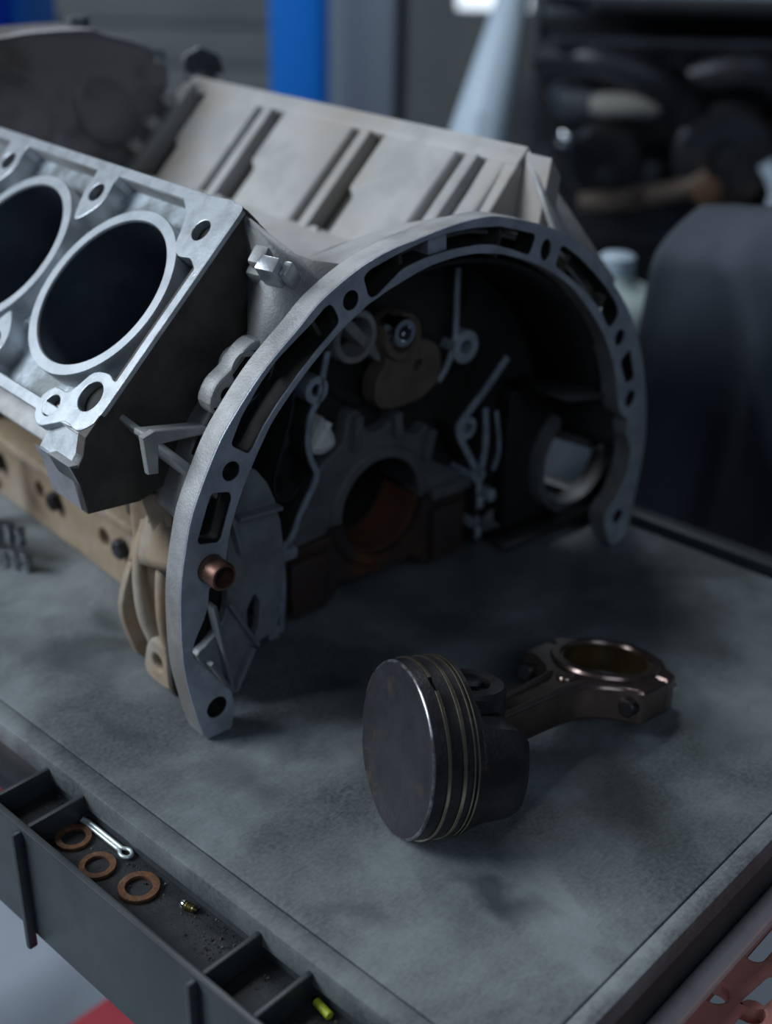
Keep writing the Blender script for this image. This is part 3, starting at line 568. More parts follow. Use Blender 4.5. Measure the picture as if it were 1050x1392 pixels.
# left bank: shell, jacket floor, frame, bosses, liners
lb = bmesh.new()
endp = [(-108.5, 277), (-211, 174.5), (-213.5, 164.5), (-217.5, 158.5), (-221, 160.5), (-216.5, 149), (-213.5, 131.5), (-183, 129.5)] + circ_path(181, 158, 118, 14) + [(-60, 229)]
plate('bank_end_wall', [endp], ENG, Y0, Y0 + 8, 'greasy', eng, .6)
plate('bank_front_wall', [endp], ENG, Y1 - 8, Y1, 'greasy', eng, .6)
add_box(lb, DL, (Y0 + 7, Y1 - 7), (66.5, 73), (-150, -1.5), .5)
add_box(lb, DL, (Y0 + 7, Y1 - 7), (-73, -66.5), (-72, -1.5), .5)
link('bank_wall', lb, 'cast', eng)
plate('jacket_floor', [[(Y0 + 5, -68), (Y0 + 5, 68), (Y1 - 5, 68), (Y1 - 5, -68)]] + [circle((y, 0), 53, 48) for y in BORES], DL, -20, -13, 'jacket', eng, .4)
outer = round_poly([(Y0 - .6, -60), (Y0 - .6, 73.4), (Y1 + .6, 73.4), (Y1 + .6, -73.4), (Y0 + 40, -73.4), (Y0 + 14, -72)], 5)
inner = round_poly([(Y0 + 5.4, -64), (Y0 + 5.4, 66.8), (Y1 - 6, 66.8), (Y1 - 6, -66.8), (Y0 + 20, -66.8)], 6)
df = plate('deck_frame', [outer, inner], DL, -3, 0, 'mach', eng, .4)
plate('frame_wall', [[(Y0 + 1, -60), (Y0 + 1, 73), (Y1 - 1, 73), (Y1 - 1, -73), (Y0 + 40, -73), (Y0 + 14, -71)], inner], DL, -14, -2.8, 'jacket', df, .3)
def clampy(lp): return [(max(a_, Y0 + .4), b_) for a_, b_ in lp]
def boss(c, r, hole, tip=None, wall=None, extra=()):
    pts = []
    if tip is not None:
        # teardrop boss: round at the hole, pointed to the bores, necked to the wall
        cy, ct = c; sgn = 1 if ct > 0 else -1
        pts = [(cy - 9, 71.5 * sgn), (cy - 10, (abs(ct) + 9) * sgn), (cy - r, ct), (cy - r * .8, ct - 9 * sgn), (cy + tip, ct - 19 * sgn),
               (cy + tip + 5, ct - 18 * sgn), (cy + r * .95, ct - 3 * sgn), (cy + r, (abs(ct) + 6) * sgn), (cy + 14, 67 * sgn), (cy + 18, 71.5 * sgn)]
        return plate('bolt_boss', [smooth_loop(pts, 3), circle((cy, ct), hole, 24)], DL, -13.5, .12, 'mach', df, .4)
    return plate('bolt_boss', [circle(c, r, 32), circle(c, hole, 24)], DL, -15.5, .12, 'mach', df, .4)
for y in (182, 295, 404): boss((y, 53), 12, 6.2, tip=0)
for y in (181, 294, 404): boss((y, -53), 12, 6.2, tip=0)
plate('bolt_boss', [clampy(smooth_loop([(Y0 + 1, 30), (Y0 + 1, 71), (92, 72), (104, 68), (94, 60), (88, 50), (84, 40), (76, 35), (66, 36), (58, 32)], 3)), circle((72, 52.7), 6.4, 26)], DL, -9, .12, 'mach', df, .4)
plate('bolt_boss', [clampy(smooth_loop([(Y0 - .4, -34), (58, -40), (66, -38), (78, -41), (83, -50), (88, -57), (100, -58), (106, -66), (102, -76), (93, -80), (84, -76), (74, -71), (62, -72), (54, -66), (Y0 - .4, -58)], 3)), circle((68.5, -53), 8.8, 28), circle((93.5, -67.5), 6.4, 24)], DL, -6, .12, 'mach', df, .4)
for y_, t_ in ((182, 53), (295, 53), (404, 53), (181, -53), (294, -53), (404, -53), (72, 52.7), (68.5, -53), (93.5, -67.5)):
    lathe('bolt_well', fp(DL, y_, t_, -5) / MM, tuple(DL[3]), [(-7, 9.2), (0, 9.2), (0, .01)], 'dark', df, 20, closed=False)  # black discs paint the depth shade of the deck holes
for y in BORES:
    o_ = fp(DL, y, 0, 0) / MM; n_ = tuple(DL[3])
    ln = lathe('cylinder_liner', o_, n_, [(-1.2, 46.4), (.1, 47.0), (.1, 53.2), (-1, 53.6), (-34, 53.6), (-34, 46.4)], 'liner', eng, 72)
    lathe('bore_wall', o_, n_, [(-1.3, 46.35), (-138, 46.35), (-138, .01)], 'bore', ln, 64, closed=False)
# stepped outer flank of the left bank (exhaust side), seen below the deck
steps = [(-205, 178.5), (-213.5, 164.5), (-217.5, 158.5), (-221.5, 160.8), (-216.5, 149), (-213.5, 131.5), (-190, 131), (-190, 178)]
plate('exhaust_flank', [steps], ENG, Y0 + .5, 92, 'mach', eng, .5)
box('exhaust_flange', DL, (Y0 + 40, Y1), (-86, -70), (-74, -26), 'cast', eng, 2)
plate('flank_ledge', [[(-221.5, 160.8), (-216.5, 149), (-206, 146), (-206, 160)]], ENG, Y0 + 1, 76, 'cast', eng, .6)
# gusset between end wall and flange
g0, g1 = T['gusset']
rows = [[(-109, 54, 274), (-106, 54, 244), (-105, 54, 205)], [(-100, 34, 255), (-110, 34, 236), (-122, 34, 208)], [(g1[0] + 2, 13, g1[1] - 1), ((g0[0] + g1[0]) / 2, 13, (g0[1] + g1[1]) / 2), (g0[0], 13, g0[1] - 3)]]
bm = bmesh.new(); add_grid(bm, rows); o = link('bank_gusset', bm, 'cast', eng, 60); o.modifiers.new('thick', 'SOLIDIFY').thickness = .004
rows = [[(-109, 54, 275), (-84, 54, 251), (-56, 54, 224)], [(-99, 34, 256), (-85, 34, 250), (-66, 34, 243)], [(g1[0] + 2, 13, g1[1] - 1), (-86, 13, 241), (-70, 13, 249)]]
bm = bmesh.new(); add_grid(bm, rows); o = link('corner_fillet', bm, 'cast', eng, 60); o.modifiers.new('thick', 'SOLIDIFY').thickness = .003
# sensor boss on the gusset
SB = frame((-104, 34, 246), (.62, .28, -.73), (.35, -.93, -.05), (-.70, -.22, -.67))
br = box('sensor_bracket', SB, (-14, 12), (-3, 9), (-2, 7), 'mach', eng, 1)
box('bracket_foot', SB, (-9, 13), (9, 14), (-4, 5), 'mach', br, 1)
box('bracket_cap', SB, (-4, 12), (-14, 0), (-9, 6), 'cast', br, 2.2)
box('bracket_cap', SB, (-14, -6), (-9, 0), (-7, 4), 'cast', br, 1.5)
# ears between bank and flange on the left
plate('bolt_ear', [smooth_loop([(-122, 216), (-132, 213), (-141, 204), (-150, 198), (-155, 188), (-150, 180), (-138, 178), (-118, 190), (-112, 206)], 3), circle((-131, 202), 8.5, 22), circle((-143.5, 190.5), 3.8, 16)], ENG, 22, 34, 'cast', eng, 1.4)
# cross shaped stay between end wall and flange
ST = frame((-190, 52, 181), (20 / 50., -36 / 50., -24 / 50.), (.45, .0, .38), (-.55, .2, .8))
st = box('cross_stay', ST, (-2, 50), (-3, 3), (-26, 0), 'cast', eng, .8)
plate('stay_web', [[(-193, 178), (-186, 180), (-152, 173.5), (-152, 170), (-184, 172), (-185, 156), (-191, 157)]], ENG, 26, 31, 'cast', st, 1)
box('stay_web', frame((-188, 28, 177), (.985, 0, -.17), (0, 1, 0), (.17, 0, .985)), (-2, 36), (-1, 12), (-2, 1.5), 'cast', st, .8)

# valley
rows = []
ys = [13, 24, 40, 60, 80, 100, 125, 150, 200, 300, 432]
for y in ys:
    zf = max(0., min(1., (y - 13) / 130.)); row = []
    for i in range(25):
        u = i / 24
        zv = 215
        xl = -50 - 34 * (1 - zf); xr = 50 + 34 * (1 - zf)
        x = xl + (xr - xl) * u
        zr = ZC + math.sqrt(max(196.5 ** 2 - x * x, 0)) - .04 * (y - 13)
        k = zf * zf * (3 - 2 * zf)
        z = zr * (1 - k) + zv * k
        row.append((x, y, z))
    rows.append(row)
bm = bmesh.new(); add_grid(bm, rows); o = link('valley_floor', bm, 'cast_valley', eng, 60); o.modifiers.new('thick', 'SOLIDIFY').thickness = .004
# right bank: solid prism with ribbed valley wall
rp = [(116, 281), (217, 180), (217, 172), (160, 128), (100, 128), (52.5, 205.5), (120, 273)]
plate('right_bank_body', [rp], ENG, 84, 437, 'greasy', eng, 1)  # dark greasy colour also paints the shadow in gaps between ribs
plate('right_bank_end', [[(114, 283), (217, 180), (214, 168)] + circ_path(181, 30, 66, 12) + [(76, 240)]], ENG, 58, 85, 'cast_valley', eng, 1.5)
plate('right_deck', [round_poly([(58, -73), (437, -73), (437, 73), (58, 73)], 4)] + [circle((y, 0), 46.5, 40) for y in BORES], DR, -3, .4, 'cast_valley', eng, .6)
VW = frame((114, 0, 283), (0, 1, 0), (-S, 0, -S), (-S, 0, S))   # a = along crank, b = down the valley wall, n = out of the wall
box('bank_top_lip', VW, (58, 437), (-1, 14), (-14, 0), 'cast_valley', eng, 2)
for y in (97, 203, 318):
    box('valley_rib', VW, (y - 5.5, y + 5.5), (12, 108), (-14, 1.5), 'cast_valley', eng, 2.4)
    plate('bolt_pad', [circle((y - 15, 101), 7, 24)], VW, -13, 3, 'cast_valley', eng, 2)
box('valley_rib', VW, (420, 436), (8, 110), (-14, 6), 'cast_valley', eng, 4)
for b_ in (26, 50, 74):
    box('valley_lug', VW, (424, 440), (b_, b_ + 12), (0, 16), 'cast_valley', eng, 3)
for y0_, y1_ in ((66, 84), (112, 184), (218, 299), (333, 404)):
    w_ = y1_ - y0_; 
    outl = [(y0_, 9), (y1_ + 2, 9), (y1_ + 2, 60), (y1_ - 7, 64), (y1_ - 7, 107), (y0_ + 2, 107)] if w_ > 30 else [(y0_, 9), (y1_, 9), (y1_, 107), (y0_, 107)]
    plate('valley_panel', [round_poly(outl, 6)], VW, -14, -.5, 'cast_valley', eng, 3.5, 60)
# rear end gussets of the right bank
rows = [[(114, 57, 281), (150, 57, 246), (200, 57, 195)], [(106, 34, 258), (140, 34, 226), (182, 34, 178)], [(102, 14, 232), (132, 14, 209), (166, 14, 170)]]
bm = bmesh.new(); add_grid(bm, rows); o = link('right_gusset', bm, 'cast', eng, 60); o.modifiers.new('thick', 'SOLIDIFY').thickness = .004
plate('gusset_fin', [[(112, 280), (122, 268), (118, 232), (104, 238)]], ENG, 36, 58, 'cast_valley', eng, 1)

# timing cover closing the far end of the block
tcv = plate('timing_cover', [smooth_loop([(-215, 190), (-190, 262), (-120, 300), (-56, 322), (17, 325), (36, 320), (60, 314), (81, 304), (92, 284), (82, 250), (60, 214), (40, 150), (-200, 150)], 3)], ENG, 436, 486, 'cover', eng, 5)
for x, z, r in ((-40, 276, 44), (38, 268, 38), (-120, 250, 40), (10, 236, 30)):
    lathe('cover_bulge', (x, 438, z), (.1, -1, .1), [(-6, r), (-.5, r * .94), (2, r * .75), (3.6, r * .5), (4.6, r * .25), (5, .01)], 'cover', tcv, 30, closed=False, smooth=80)
lathe('cover_bolt', (20, 452, 322), (0, .0, 1), [(0, 9), (9, 9), (10, 8), (10, .01)], 'greymetal', tcv, 6, closed=False)
lathe('cover_bolt', (80, 438, 300), (0, -1, 0), [(0, 6), (8, 6), (9, 5), (9, .01)], 'chrome', tcv, 12, closed=False)
lathe('sensor_plug', (128, 452, 268), (.3, 0, 1), [(0, 14), (14, 14), (20, 9), (22, .01)], 'greymetal', tcv, 20, closed=False)
plate('plug_clip', [round_poly([(112, 284), (152, 280), (148, 296), (128, 304), (112, 298)], 4)], ENG, 446, 450, 'greymetal', tcv, 1.2)

# ================================================================= piston and connecting rod
P0 = V(-156.6, -100.3, 45.2); BE = V(14.3, -113.0, 11.2)
PIN_A = 37.0
AX = V(math.cos(math.radians(-26)) * math.cos(math.radians(8)), math.sin(math.radians(-26)) * math.cos(math.radians(8)), -math.sin(math.radians(8)))
RAX = BE - (P0 + AX * PIN_A); LROD = RAX.length; RAX = RAX.normalized()
PX = AX.cross(RAX).normalized()
if PX.z < 0: PX = -PX
QX = PX.cross(AX).normalized(); RQX = PX.cross(RAX).normalized()
pis = thing('piston_with_connecting_rod', 'carbon-blackened piston lying on its side with a bronzed connecting rod', 'piston', (P0.x * MM, P0.y * MM, 0))
PB = V(P0.x, P0.y, 0)
PF = frame(P0 - PB, AX, QX, PX)
def pp(a, q, p): return PF[0] + AX * a + QX * q + PX * p
RP = 45.5
# crown and ring belt, with grooves
prof = [(26.5, RP - .4), (24.2, RP - .4), (24.2, RP - 3), (20.6, RP - 3), (20.6, RP - .3), (17.4, RP - .3), (17.4, RP - 3), (15.0, RP - 3), (15.0, RP - .4), (9.2, RP - .4), (9.2, RP - 3), (7.0, RP - 3), (7.0, RP - .6), (1.0, RP - .85)]
pb = lathe('piston_head', pp(0, 0, 0), AX, prof, 'piston', pis, 96, closed=False, u=PX)
bm = bmesh.new()
add_lathe(bm, pp(0, 0, 0), AX, [(0, RP - 2.2), (0, RP - 6), (1.4, RP - 9), (2.4, RP - 14), (2.8, RP - 24), (2.9, .01)], 96, closed=False, u=PX)
link('crown', bm, 'crown', pis, 60)
lathe('crown_edge', pp(0, 0, 0), AX, [(1.0, RP - .85), (.2, RP - 1.3), (0, RP - 2.2)], 'wornedge', pis, 110, closed=False, smooth=80, u=PX)  # bright ring paints the highlight along the worn rim
bm = bmesh.new(); add_lathe(bm, pp(26.5, 0, 0), AX, [(0, RP - .4), (0, .01)], 64, closed=False, u=PX); link('belt_underside', bm, 'piston', pis, 0)
# two thin dark plates paint the shade of valve cut-outs at the rim
for an_ in (62, 118):
    t_ = math.radians(an_); fr_ = frame(PF[0] + (QX * math.sin(t_) + PX * math.cos(t_)) * 41.5, QX * math.cos(t_) - PX * math.sin(t_), QX * math.sin(t_) + PX * math.cos(t_), AX)
    plate('valve_pocket', [[(-9, 2.0), (-5, .2), (0, -.6), (5, .2), (9, 2.0), (5, 2.6), (0, 2.9), (-5, 2.6)]], fr_, -.12, .3, 'dark', pis, .1)
for k, (a0_, a1_, dr, gap) in enumerate(((7.2, 9.0, .35, .16), (15.2, 17.2, .35, .0), (20.8, 21.7, .4, .0), (23.1, 24.0, .4, .0))):
    st_ = math.radians(28 if k == 0 else 200)
    lathe('piston_ring', pp(0, 0, 0), AX, [(a0_, RP - 2.8), (a0_, RP + dr - .15), (a0_ + .2, RP + dr), (a1_ - .2, RP + dr), (a1_, RP + dr - .15), (a1_, RP - 2.8)], 'ring', pis, 110, a0=st_ + .02, a1=st_ + 2 * math.pi - .02 - gap, u=PX)
lathe('oil_expander', pp(0, 0, 0), AX, [(21.7, RP - 2.8), (21.7, RP - .8), (23.1, RP - .8), (23.1, RP - 2.8)], 'darkmetal', pis, 80, u=PX)
# skirt: round thrust faces at +-q, flat recessed boss sides at +-p
def skirt_section(a, hp, k, n=20):
    r = RP * k; hp = min(hp, r * .98); th = math.asin(hp / r); out = []
    for s in (1, -1):
        for j in range(n + 1):
            t = -th + 2 * th * j / n
            out.append((s * r * math.cos(t), s * r * math.sin(t)))
    return [pp(a, q, p) for q, p in out]
bm = bmesh.new()
rows = []
for a, hp, k in ((25.5, 41, .985), (26.6, 34, .992), (28, 28, .994), (31, 25, .995), (40, 24, .993), (46, 23, .988), (49.5, 20, .978), (51.5, 17, .96), (52.2, 14, .93)):
    rows.append(skirt_section(a, hp, k))
g = add_grid(bm, rows, close_u=True)
rows2 = []
for a, hp, k in ((52.2, 13, .88), (49, 18, .87), (40, 20, .87), (28, 22, .87)):
    rows2.append(skirt_section(a, hp, k))
g2 = add_grid(bm, rows2, close_u=True)
C_ = len(g[0])
for j in range(C_): bm.faces.new((g[-1][j], g[-1][(j + 1) % C_], g2[0][(j + 1) % C_], g2[0][j]))
link('skirt', bm, 'piston', pis, 40)
for s in (1, -1):
    lathe('pin_boss', pp(PIN_A, 0, s * 22), PX * s, [(-10, 20), (9, 19.5), (11, 18), (11, 11.2), (4, 11)], 'piston', pis, 36)
lathe('wrist_pin', pp(PIN_A, 0, -28), PX, [(0, 11), (56, 11), (56, 6.5), (0, 6.5)], 'darkmetal', pis, 32)
lathe('pin_bore', pp(PIN_A, 0, 24), PX, [(0, 6.6), (0.3, 6.4), (0.3, .01)], 'dark', pis, 20, closed=False)
for s_ in (1, -1):
    plate('boss_wall', [round_poly([(25, 8), (25, 33), (38, 31), (46, 22), (50, 6), (46, 2)], 4)], frame(PF[0], AX, QX, PX * s_), 14, 31, 'piston', pis, 2)
    plate('boss_wall', [round_poly([(25, -8), (25, -30), (31, -27), (38, -16), (42, -6)], 4)], frame(PF[0], AX, QX, PX * s_), 14, 28, 'piston', pis, 2)
# connecting rod: profile in the (a, q) plane
RF = frame(PF[0] + AX * PIN_A, RAX, RQX, PX)
L = LROD
def rr(a, q, p): return RF[0] + RAX * a + RQX * q + PX * p
beam = [(8, 9.5), (30, 9.0), (62, 9.6), (L - 60, 11), (L - 48, 13.5), (L - 38, 20), (L - 31, 29), (L - 27, 39), (L - 22, 41), (L - 1.2, 41)]
cap_ = [(L + 1.2, 41), (L + 10, 40.5), (L + 14, 38), (L + 20, 30), (L + 29, 23), (L + 34, 12), (L + 35.5, 0)]
def mirrored(h): return h + [(a, -q) for a, q in h[::-1] if abs(q) > 1e-6]
RB = 26.0
half = [(L - 1.0 + 0, RB)]
arc_b = [(L + RB * math.cos(math.radians(t)), RB * math.sin(math.radians(t))) for t in range(92, 269, 8)]
arc_c = [(L + RB * math.cos(math.radians(t)), RB * math.sin(math.radians(t))) for t in range(-88, 89, 8)]
up_ = smooth_path(beam, 3)
rod = plate('connecting_rod', [[(a, q) for a, q in up_] + [(L - .3, 41), (L - .3, RB)] + arc_b[1:-1] + [(L - .3, -RB), (L - .3, -41)] + [(a, -q) for a, q in up_[::-1]]], RF, -10.5, 10.5, 'rod', pis, 2.2)
capm = plate('rod_cap', [[(L + .3, RB), (L + .3, 41)] + smooth_path(cap_, 3)[1:] + [(a, -q) for a, q in smooth_path(cap_, 3)[::-1]][1:-1] + [(L + .3, -41), (L + .3, -RB)] + arc_c[1:-1]], RF, -10.5, 10.5, 'rod', pis, 2.0)
lathe('big_end_shell', rr(L, 0, -10.8), PX, [(0, RB + .6), (0, RB - 1.2), (21.6, RB - 1.2), (21.6, RB + .6)], 'rodbore', rod, 60)
lathe('big_end_shoulder', rr(L, 0, 10.0), PX, [(0, 33), (2.4, 32), (2.4, RB + 1.2), (0, RB)], 'rod', rod, 60)
lathe('small_end', rr(0, 0, -10), PX, [(0, 17), (20, 17), (20, 10.8), (0, 10.8)], 'rod', rod, 32)
# raised flanges of the I section
for s in (1, -1):
    bm = bmesh.new(); add_tube(bm, [rr(16, s * 6.6, 10.0), rr(60, s * 7.0, 10.0), rr(L - 52, s * 8.2, 10.0), rr(L - 44, s * 10.5, 10)], [2.6, 2.6, 2.8, 2.2], 10); link('beam_flange', bm, 'rod', rod, 60)
plate('beam_end_pad', [circle((L - 44, 0), 5.5, 20)], RF, 9.5, 12.2, 'rod', rod, 1.2)
for s in (1, -1):
    bo = lathe('rod_bolt', rr(L - 24, s * 34, 0), -RAX, [(-8, 5.2), (9, 5.2), (10, 4.2), (10, .01)], 'darkmetal', rod, 12, closed=False)
    lathe('cap_bolt', rr(L + 8, s * 34, 0), RAX, [(-4, 6.0), (9, 6.0), (10.5, 4.8), (10.5, .01)], 'chrome' if s < 0 else 'darkmetal', capm, 12, closed=False)

# ================================================================= small things in the side tray
TZ = -20.0
def washer(cx, cy, ro, ri, th, label, rot=0):
    o = lathe('copper_washer', (0, 0, 0), (0, 0, 1), [(0, ri), (0, ro), (.25, ro + .15), (th - .25, ro + .15), (th, ro), (th, ri), (th - .2, ri - .1), (.2, ri - .1)], 'washer', None, 48)
    o.location = (cx * MM, cy * MM, TZ * MM); o.rotation_euler = (0, 0, rot)
    tag(o, label, 'washer', 'rusty copper washers in the side tray'); return o
washer(-266.6, 25.2, 9.4, 6.5, 2.0, 'rusty copper washer nearest the tray divider and the pin tip', .3)
washer(-270.2, -1.0, 9.4, 6.4, 2.0, 'rusty copper washer lying between the other two washers', 1.4)
washer(-265.0, -28.4, 10.4, 7.0, 2.2, 'largest and thickest rusty copper washer, nearest the small brass screw', 2.2)
# cotter pin
cp = thing('cotter_pin', 'bright steel cotter pin lying beside the rusty washers', 'cotter pin', (-.255, .012, TZ * MM))
for s in (1, -1):
    pth = [(0.3 * s - .6, 21, 1.5 + (.6 if s > 0 else 0))] + [(.9 * s, y, 1.6 + .2 * s) for y in (18, 8, -2, -10)]
    pth += smooth_path([(.9 * s, -12, 1.7), (2.4 * s, -14.5, 1.7), (2.7 * s, -17, 1.7), (1.6 * s, -19.3, 1.7), (0, -19.8, 1.7)], 4)
    bm = bmesh.new(); add_tube(bm, pth, 1.05, 10); link('prong', bm, 'zinc', cp, 60)
# screw
sw = thing('brass_screw', 'tiny dirty brass screw with a shiny round head in the tray', 'screw', (-.2575, -.0555, TZ * MM))
lathe('shank', (0, 1, 2.0), (.25, -1, 0), [(0, .01), (0, 2.2), (2, 2.2), (2.4, 1.8), (3, 2.2), (3.6, 1.8), (4.2, 2.2), (5, 1.8), (6, 2), (7, 1.2), (8, .8), (8, .01)], 'brass', sw, 16, closed=False)
lathe('head', (0, 1, 2.4), (-.25, 1, 0), [(-.6, .01), (-.6, 2.4), (.6, 2.4), (1.8, 1.6), (2.2, .01)], 'chrome', sw, 18, closed=False)
# little yellow-green tube
yt = lathe('plastic_tube', (0, -5, 2), (.15, 1, 0), [(0, 2), (10, 2), (10, 1.2), (0, 1.2)], 'yellow', None, 16)
yt.location = (-.2555, -.148, TZ * MM); tag(yt, 'tiny yellow-green plastic tube beside the lower tray divider', 'plastic tube')
# grit
bm = bmesh.new()
for i in range(420):
    y = random.uniform(-165, 66); x = -252 - abs(random.gauss(0, 9)); x = max(x, -284)
    if random.random() < .35: y = random.gauss(-88, 12); x = random.uniform(-272, -252)
    r = random.choice((.25, .35, .5, .5, .9)); c = V(x, y, TZ + r * .6)
    vs_ = [bm.verts.new((c + V(random.uniform(-1, 1), random.uniform(-1, 1), random.uniform(-.6, .8)).normalized() * r) * MM) for _ in range(5)]
    try: bmesh.ops.convex_hull(bm, input=vs_)
    except Exception: pass
gr = link('grit', bm, 'crumb', None, 0); gr['kind'] = 'stuff'; gr['label'] = 'dark crumbs and metal grit scattered in the side tray'; gr['category'] = 'grit'

# roller chain on the cart, far left
ch = thing('roller_chain', 'dark oily timing chain lying on the cart beside the crankcase', 'chain', (-.157, .292, 0))
link_me_cache = {}
bm = bmesh.new(); add(bm, plate_mesh([smooth_loop([(-7, 0), (-5, 3.6), (0, 2.4), (5, 3.6), (7, 0), (5, -3.6), (0, -2.4), (-5, -3.6)], 2)], WLD, 0, 1.3, .3))
side_me = bpy.data.meshes.new('link_plate'); bmesh.ops.recalc_face_normals(bm, faces=bm.faces); bm.to_mesh(side_me); bm.free(); side_me.materials.append(M['chain'])
bm = add_lathe(bmesh.new(), (0, 0, 0), (0, 0, 1), [(0, .01), (0, 2.6), (12, 2.6), (12, .01)], 12, closed=False)
roll_me = bpy.data.meshes.new('roller'); bmesh.ops.recalc_face_normals(bm, faces=bm.faces); bm.to_mesh(roll_me); bm.free(); roll_me.materials.append(M['chain'])
pth = smooth_path([(14, -40), (6, -18), (-2, 8), (0, 36), (10, 62), (26, 90), (40, 120)], 5)
dist = 0; pts = [Vector(pth[0])]
for q in pth[1:]:
    q = Vector(q)
    while (q - pts[-1]).length >= 9.5: pts.append(pts[-1] + (q - pts[-1]).normalized() * 9.5)
for i in range(len(pts) - 1):
    a, b = pts[i], pts[i + 1]; m_ = (a + b) / 2; an = math.atan2(b.y - a.y, b.x - a.x)
    for lvl in (0.2, 3.6, 8.2, 11.6):
        o = bpy.data.objects.new('link_plate', side_me); COL.objects.link(o); o.parent = ch
        o.location = (m_.x * MM, m_.y * MM, (lvl + (.9 if i % 2 else 0)) * MM); o.rotation_euler = (0, 0, an)
    if i < 9:
        for lvl in (13.6, 17, 21.6, 25):
            o = bpy.data.objects.new('link_plate', side_me); COL.objects.link(o); o.parent = ch
            o.location = ((m_.x + 5) * MM, (m_.y + 14) * MM, (lvl + (.9 if i % 2 else 0)) * MM); o.rotation_euler = (0, 0, an + .12)
        o = bpy.data.objects.new('roller', roll_me); COL.objects.link(o); o.parent = ch; o.location = ((a.x + 5) * MM, (a.y + 14) * MM, 14.2 * MM)
    o = bpy.data.objects.new('roller', roll_me); COL.objects.link(o); o.parent = ch; o.location = (a.x * MM, a.y * MM, .8 * MM)
# pale rail standing at the left picture edge
gd = thing('chain_guide', 'narrow pale metal rail standing beside the timing chain at the left edge', 'guide rail', (-.124, .338, 0))
GFm = frame((0, 0, 0), (.74, -.67, 0), (0, 0, 1), (.67, .74, 0))
plate('rail', [round_poly([(-9, 0), (6, 0), (7, 40), (4, 80), (-9, 82)], 3)], GFm, -4, 4, 'mach', gd, 1)
lathe('rail_bolt', (3, -8, 34), (.3, -1, 0), [(0, 5), (6, 5), (7, 4), (7, .01)], 'chrome', gd, 12, closed=False)

# ================================================================= background workshop
def RB_(a, b, n): return ROOM[0] + RT * a + V(0, 0, b) + FW * n
def rx(px, d, dy=0.):      # lateral offset (mm) of an image column at a given distance, used to lay out the room
    return (px - 525) / 1690.7 * d
def room_thing(name, label, cat, a, n, group=None):
    p = RB_(a, FLOOR_Z, n); t = thing(name, label, cat, (p.x * MM, p.y * MM, FLOOR_Z * MM), 0, group)
    fr = frame(-RT * 0 + V(0, 0, -0), RT, V(0, 0, 1), FW)
    return t, fr
# blue lift column
t, fr = room_thing('lift_column', 'bright blue steel lift column standing upright in the background', 'lift column', -265, 3500)
box('post', fr, (-68, 68), (0, 2900), (-60, 60), 'bluepaint', t, 6)
box('side_channel', fr, (56, 84), (0, 2900), (-40, 70), 'bluepaint', t, 4)
box('base_plate', fr, (-200, 200), (0, 18), (-200, 200), 'bluepaint', t, 4)
t, fr = room_thing('steel_cabinet', 'tall grey-blue steel cabinet right of the blue lift column', 'cabinet', -95, 3860)
box('body', fr, (-112, 92), (0, 2300), (-60, 300), 'greypaint', t, 6)
box('door', fr, (-104, 84), (60, 2240), (-74, -62), 'greypaint', t, 3)
box('dark_edge', fr, (92, 125), (0, 2300), (-50, 300), 'blackpl', t, 4)
# blue bin at the top left
t, fr = room_thing('blue_crate', 'deep blue plastic crate on a stand at the top left', 'crate', -700, 2300)
box('body', fr, (-160, 40), (975, 1300), (-120, 120), 'bluebox', t, 10)
box('rim', fr, (-168, 48), (1270, 1300), (-128, 128), 'bluebox', t, 6)
box('stand', fr, (-150, 70), (0, 975), (-100, 100), 'greypaint', t, 6)
box('side_panel', fr, (40, 76), (1000, 1500), (-60, 140), 'bluepaint', t, 6)
# leaning pale post
t, fr = room_thing('leaning_post', 'pale blue-grey metal post leaning behind the right cylinder bank', 'post', 150, 1650)
bm = bmesh.new()
pa, pb_ = V(1452, 1078, 239), V(841, 659, 118)
base = RB_(150, FLOOR_Z, 1650)
path = [pb_ - base - V(30, 24, 968 - 4 - 4), pb_ - base - V(26, 20, 500), pb_ - base - V(14, 10, 130), pb_ - base, pa - base, pa + (pa - pb_) * .16 - base]
add_tube(bm, path, [42, 42, 42, 41, 31, 30], 16); link('shaft', bm, 'palepaint', t, 60)
q = path[0]
bm = bmesh.new(); add_lathe(bm, (q.x, q.y, 0), (0, 0, 1), [(0, .01), (0, 90), (12, 90), (12, .01)], 24, closed=False); link('foot', bm, 'palepaint', t)
# white box high up, bright patch at the top middle
t, fr = room_thing('white_panel_lamp', 'blurred white wall lamp at the top of the picture', 'lamp', 330, 4600)
box('back', fr, (-140, 140), (880, 1060), (0, 60), 'greypaint', t, 6)
M['lampglow'] = mat('lamp_diffuser', (.8, .85, .9), None, .4, 0, emit=((.8, .9, 1.0), 1.2))
box('diffuser', fr, (-125, 125), (895, 1045), (-12, 0), 'lampglow', t, 5)

# dark dismantled vehicle front at the right
veh = thing('dismantled_car_front', 'dark greasy car front with exposed engine bay behind the cart on the right', 'car', tuple((RB_(420, FLOOR_Z, 2000) * MM)))
VB = frame((0, 0, -FLOOR_Z), RT, V(0, 0, 1), FW)      # a, b, n relative; b measured from bench height
def vb(name, a, b, n, m, bev=12): return box(name, VB, a, b, n, m, veh, bev)
def vt(name, pts, r, m): 
    bm = bmesh.new(); add_tube(bm, [tuple(VB[0] + RT * a + V(0, 0, b) + FW * n) for a, b, n in pts], r, 14); return link(name, bm, m, veh, 60)
def vl(name, o, d, prof, m, n=28): return lathe(name, VB[0] + RT * o[0] + V(0, 0, o[1]) + FW * o[2], RT * d[0] + V(0, 0, d[1]) + FW * d[2], prof, m, veh, n, closed=False)
vb('bay_back_panel', (-170, 700), (FLOOR_Z + 100, 420), (330, 380), 'blackpl')
